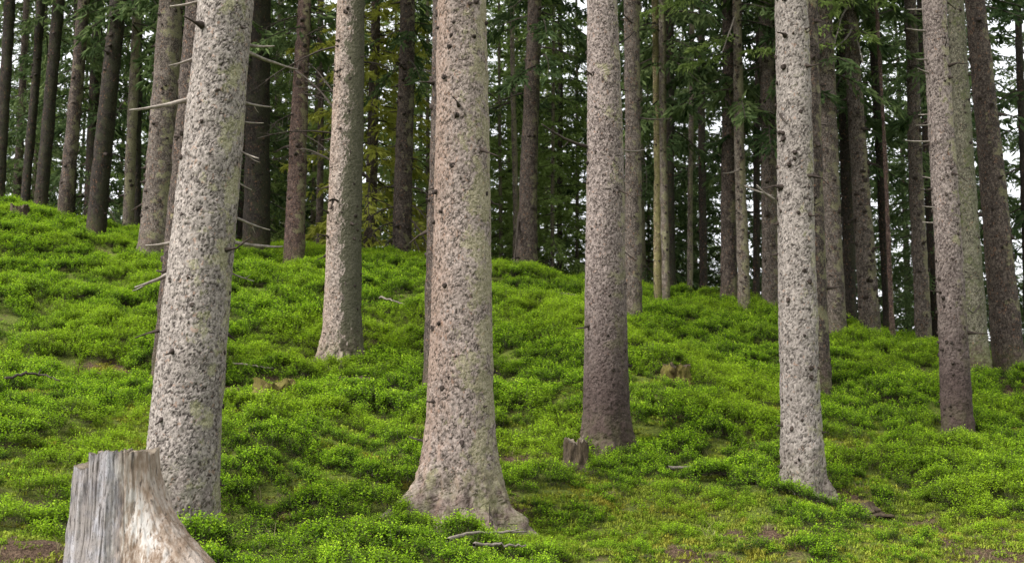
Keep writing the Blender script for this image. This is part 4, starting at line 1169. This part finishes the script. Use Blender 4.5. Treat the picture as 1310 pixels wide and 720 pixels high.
def scatter(name, protos, pts, rot, scl, pid, label):
    """one stuff object whose points carry instances"""
    me = bpy.data.meshes.new(name)
    me.vertices.add(len(pts))
    me.vertices.foreach_set('co', np.asarray(pts, np.float32).ravel())
    for an, typ, val in (('rot', 'FLOAT_VECTOR', rot), ('scl', 'FLOAT_VECTOR', scl)):
        at = me.attributes.new(an, typ, 'POINT'); at.data.foreach_set('vector', np.asarray(val, np.float32).ravel())
    at = me.attributes.new('pid', 'INT', 'POINT'); at.data.foreach_set('value', np.asarray(pid, np.int32))
    o = link(name, me, kind='stuff', label=label)
    g = bpy.data.node_groups.new(name + "_nodes", 'GeometryNodeTree')
    g.interface.new_socket("Geometry", in_out='INPUT', socket_type='NodeSocketGeometry')
    g.interface.new_socket("Geometry", in_out='OUTPUT', socket_type='NodeSocketGeometry')
    N = g.nodes.new
    gi, go = N('NodeGroupInput'), N('NodeGroupOutput')
    ip = N('GeometryNodeInstanceOnPoints')
    jn = N('GeometryNodeJoinGeometry')
    for me_p in protos:
        po = bpy.data.objects.new(name + "_source", me_p)
        oi = N('GeometryNodeObjectInfo'); oi.inputs['Object'].default_value = po; oi.inputs['As Instance'].default_value = True
        g.links.new(oi.outputs['Geometry'], jn.inputs[0])
    g.links.new(gi.outputs[0], ip.inputs['Points'])
    g.links.new(jn.outputs[0], ip.inputs['Instance'])
    ip.inputs['Pick Instance'].default_value = True
    for an, dt, sock in (('pid', 'INT', 'Instance Index'), ('rot', 'FLOAT_VECTOR', 'Rotation'), ('scl', 'FLOAT_VECTOR', 'Scale')):
        na = N('GeometryNodeInputNamedAttribute'); na.data_type = dt; na.inputs['Name'].default_value = an
        src = na.outputs['Attribute']
        if an == 'rot':
            er = N('FunctionNodeEulerToRotation'); g.links.new(src, er.inputs[0]); src = er.outputs[0]
        g.links.new(src, ip.inputs[sock])
    g.links.new(ip.outputs[0], go.inputs[0])
    md = o.modifiers.new("scatter", 'NODES'); md.node_group = g
    return o


def field(n_per_m2, seed, ymin=4.6, ymax=24.0):
    r = np.random.default_rng(seed)
    w_ = lambda y: 0.47 * y + 1.6
    n = int(n_per_m2 * 2 * (w_(ymax)) * (ymax - ymin))
    x = r.uniform(-w_(ymax), w_(ymax), n); y = r.uniform(ymin, ymax, n)
    keep = np.abs(x) < w_(y)
    return x[keep], y[keep], r


def bare(x, y):
    b = np.zeros(len(x))
    for hx, hy, r_, dep in HOLLOWS:
        b = np.maximum(b, np.exp(-((x - hx) ** 2 + (y - hy) ** 2) / (r_ * 0.95) ** 2))
    return b


def off_trunks(x, y, extra=0.03):
    ok = np.ones(len(x), bool)
    for root, org, lean, rad, d, o in trees:
        ok &= np.hypot(x - org[0], y - org[1]) > rad(0) * (1 + 0.6 * o.get('flare', 0.05)) + extra + 0.05 * o.get('near', 0) + (0.16 if org is trees[0][1] or org is trees[1][1] else 0)
    for qx, qy, qr in STUMPS:
        ok &= np.hypot(x - qx, y - qy + 0.08) > qr * 0.9 + 0.03 + extra
    return ok


def vigor(x, y):
    """how tall and thick the bilberry grows: mounds and gaps"""
    v = 0.55 + 0.42 * fbm2(x * 0.95, y * 0.95, 3, 31) + 0.30 * fbm2(x * 2.9, y * 2.9, 2, 37)
    v = v + 0.25 * smooth01(y, 11, 16)
    # mossier ground at the bottom right and bottom left
    dd = np.array([[*gp(740, 650, 9.4), 0.9], [*gp(1130, 670, 9.4), 1.1], [*gp(60, 610, 8.4), 0.55], [*gp(700, 700, 8.3), 0.5], [*gp(300, 470, 12.8), 0.6], [*gp(840, 610, 10.8), 0.6]])
    for cx, cy, r_ in dd:
        v = v - 0.20 * np.exp(-((x - cx) ** 2 + (y - cy) ** 2) / r_ ** 2)
    return v - 0.75 * bare(x, y)


def clump(x, y, cell=0.52, s=50):
    """0 in the gaps between bushes, 1 in the middle of a bush"""
    x = x + 0.10 * fbm2(x * 3, y * 3, 2, 61); y = y + 0.10 * fbm2(x * 3, y * 3, 2, 67)
    ix, iy = np.floor(x / cell).astype(np.int64), np.floor(y / cell).astype(np.int64)
    best = np.full(len(x), 9.0)
    for dx in (-1, 0, 1):
        for dy in (-1, 0, 1):
            cx = (ix + dx + hsh(ix + dx, iy + dy, ix * 0, s)) * cell; cy = (iy + dy + hsh(ix + dx, iy + dy, ix * 0, s + 1)) * cell
            rr = cell * (0.55 + 0.5 * hsh(ix + dx, iy + dy, ix * 0, s + 2))
            best = np.minimum(best, np.hypot(x - cx, y - cy) / rr)
    return np.sqrt(np.clip(1 - best * best, 0, 1))


xs, ys, r = field(165, 71)
cl = clump(xs, ys)
v = vigor(xs, ys) - 0.62 * (1 - cl)
st_near = (np.hypot(xs - sx_, ys - sy_) > 0.36)
keep = off_trunks(xs, ys) & (r.random(len(xs)) < np.maximum(smooth01(v, 0.02, 0.5), (0.68 - 0.36 * smooth01(ys, 10, 12.5)) * (1 - bare(xs, ys)))) & st_near
xs, ys, v, cl = xs[keep], ys[keep], np.clip(v[keep], 0.06, 1.3), cl[keep]
zs_ = ground(xs, ys) + 0.20 * cl * np.clip(v, 0.2, 1) - 0.04
n = len(xs)
sc = (0.50 + 0.50 * v) * r.uniform(0.8, 1.2, n) * (0.82 + 0.18 * smooth01(ys, 8.5, 13))
scl = np.stack([sc * r.uniform(0.9, 1.2, n), sc * r.uniform(0.9, 1.2, n), sc * r.uniform(0.8, 1.15, n)], 1)
rot = np.stack([r.normal(0, 0.16, n) + 0.12, r.normal(0, 0.16, n), r.uniform(0, 6.28, n)], 1)
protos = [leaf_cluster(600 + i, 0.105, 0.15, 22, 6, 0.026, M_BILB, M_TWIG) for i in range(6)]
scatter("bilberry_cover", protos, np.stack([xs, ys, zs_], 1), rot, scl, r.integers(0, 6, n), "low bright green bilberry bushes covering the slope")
print("bilberry", n)

xs, ys, r = field(420, 81, 5.0, 14.0)
v = vigor(xs, ys)
keep = off_trunks(xs, ys, -0.02) & (r.random(len(xs)) < (1 - smooth01(v, 0.15, 0.75)) * (1 - 0.97 * bare(xs, ys)))
xs, ys = xs[keep], ys[keep]; n = len(xs)
protos = [blade_tuft(700 + i, 46, 0.06, 0.022, 0.007, M_MOSS, 0.9) for i in range(4)]
s = r.uniform(0.7, 1.8, n)
scatter("moss_carpet", protos, np.stack([xs, ys, ground(xs, ys)], 1), np.stack([r.normal(0, .1, n), r.normal(0, .1, n), r.uniform(0, 6.28, n)], 1), np.stack([s, s, s], 1), r.integers(0, 4, n), "yellow green moss between the bilberry bushes")
print("moss", n)

xs, ys, r = field(10, 91, 5.0, 14.0)
v = vigor(xs, ys)
b_ = bare(xs, ys)
keep = off_trunks(xs, ys) & ((r.random(len(xs)) < 0.05) | (r.random(len(xs)) < 0.7 * b_))
xs, ys = xs[keep], ys[keep]; n = len(xs)
protos = [blade_tuft(800 + i, 16, 0.06, 0.11, 0.004, M_DRY, 1.1) for i in range(3)]
s = r.uniform(0.6, 1.3, n)
scatter("dry_grass", protos, np.stack([xs, ys, ground(xs, ys)], 1), np.stack([r.normal(0, .1, n), r.normal(0, .1, n), r.uniform(0, 6.28, n)], 1), np.stack([s, s, s], 1), r.integers(0, 3, n), "sparse dry grass in the bare hollows")
print("grass", n)
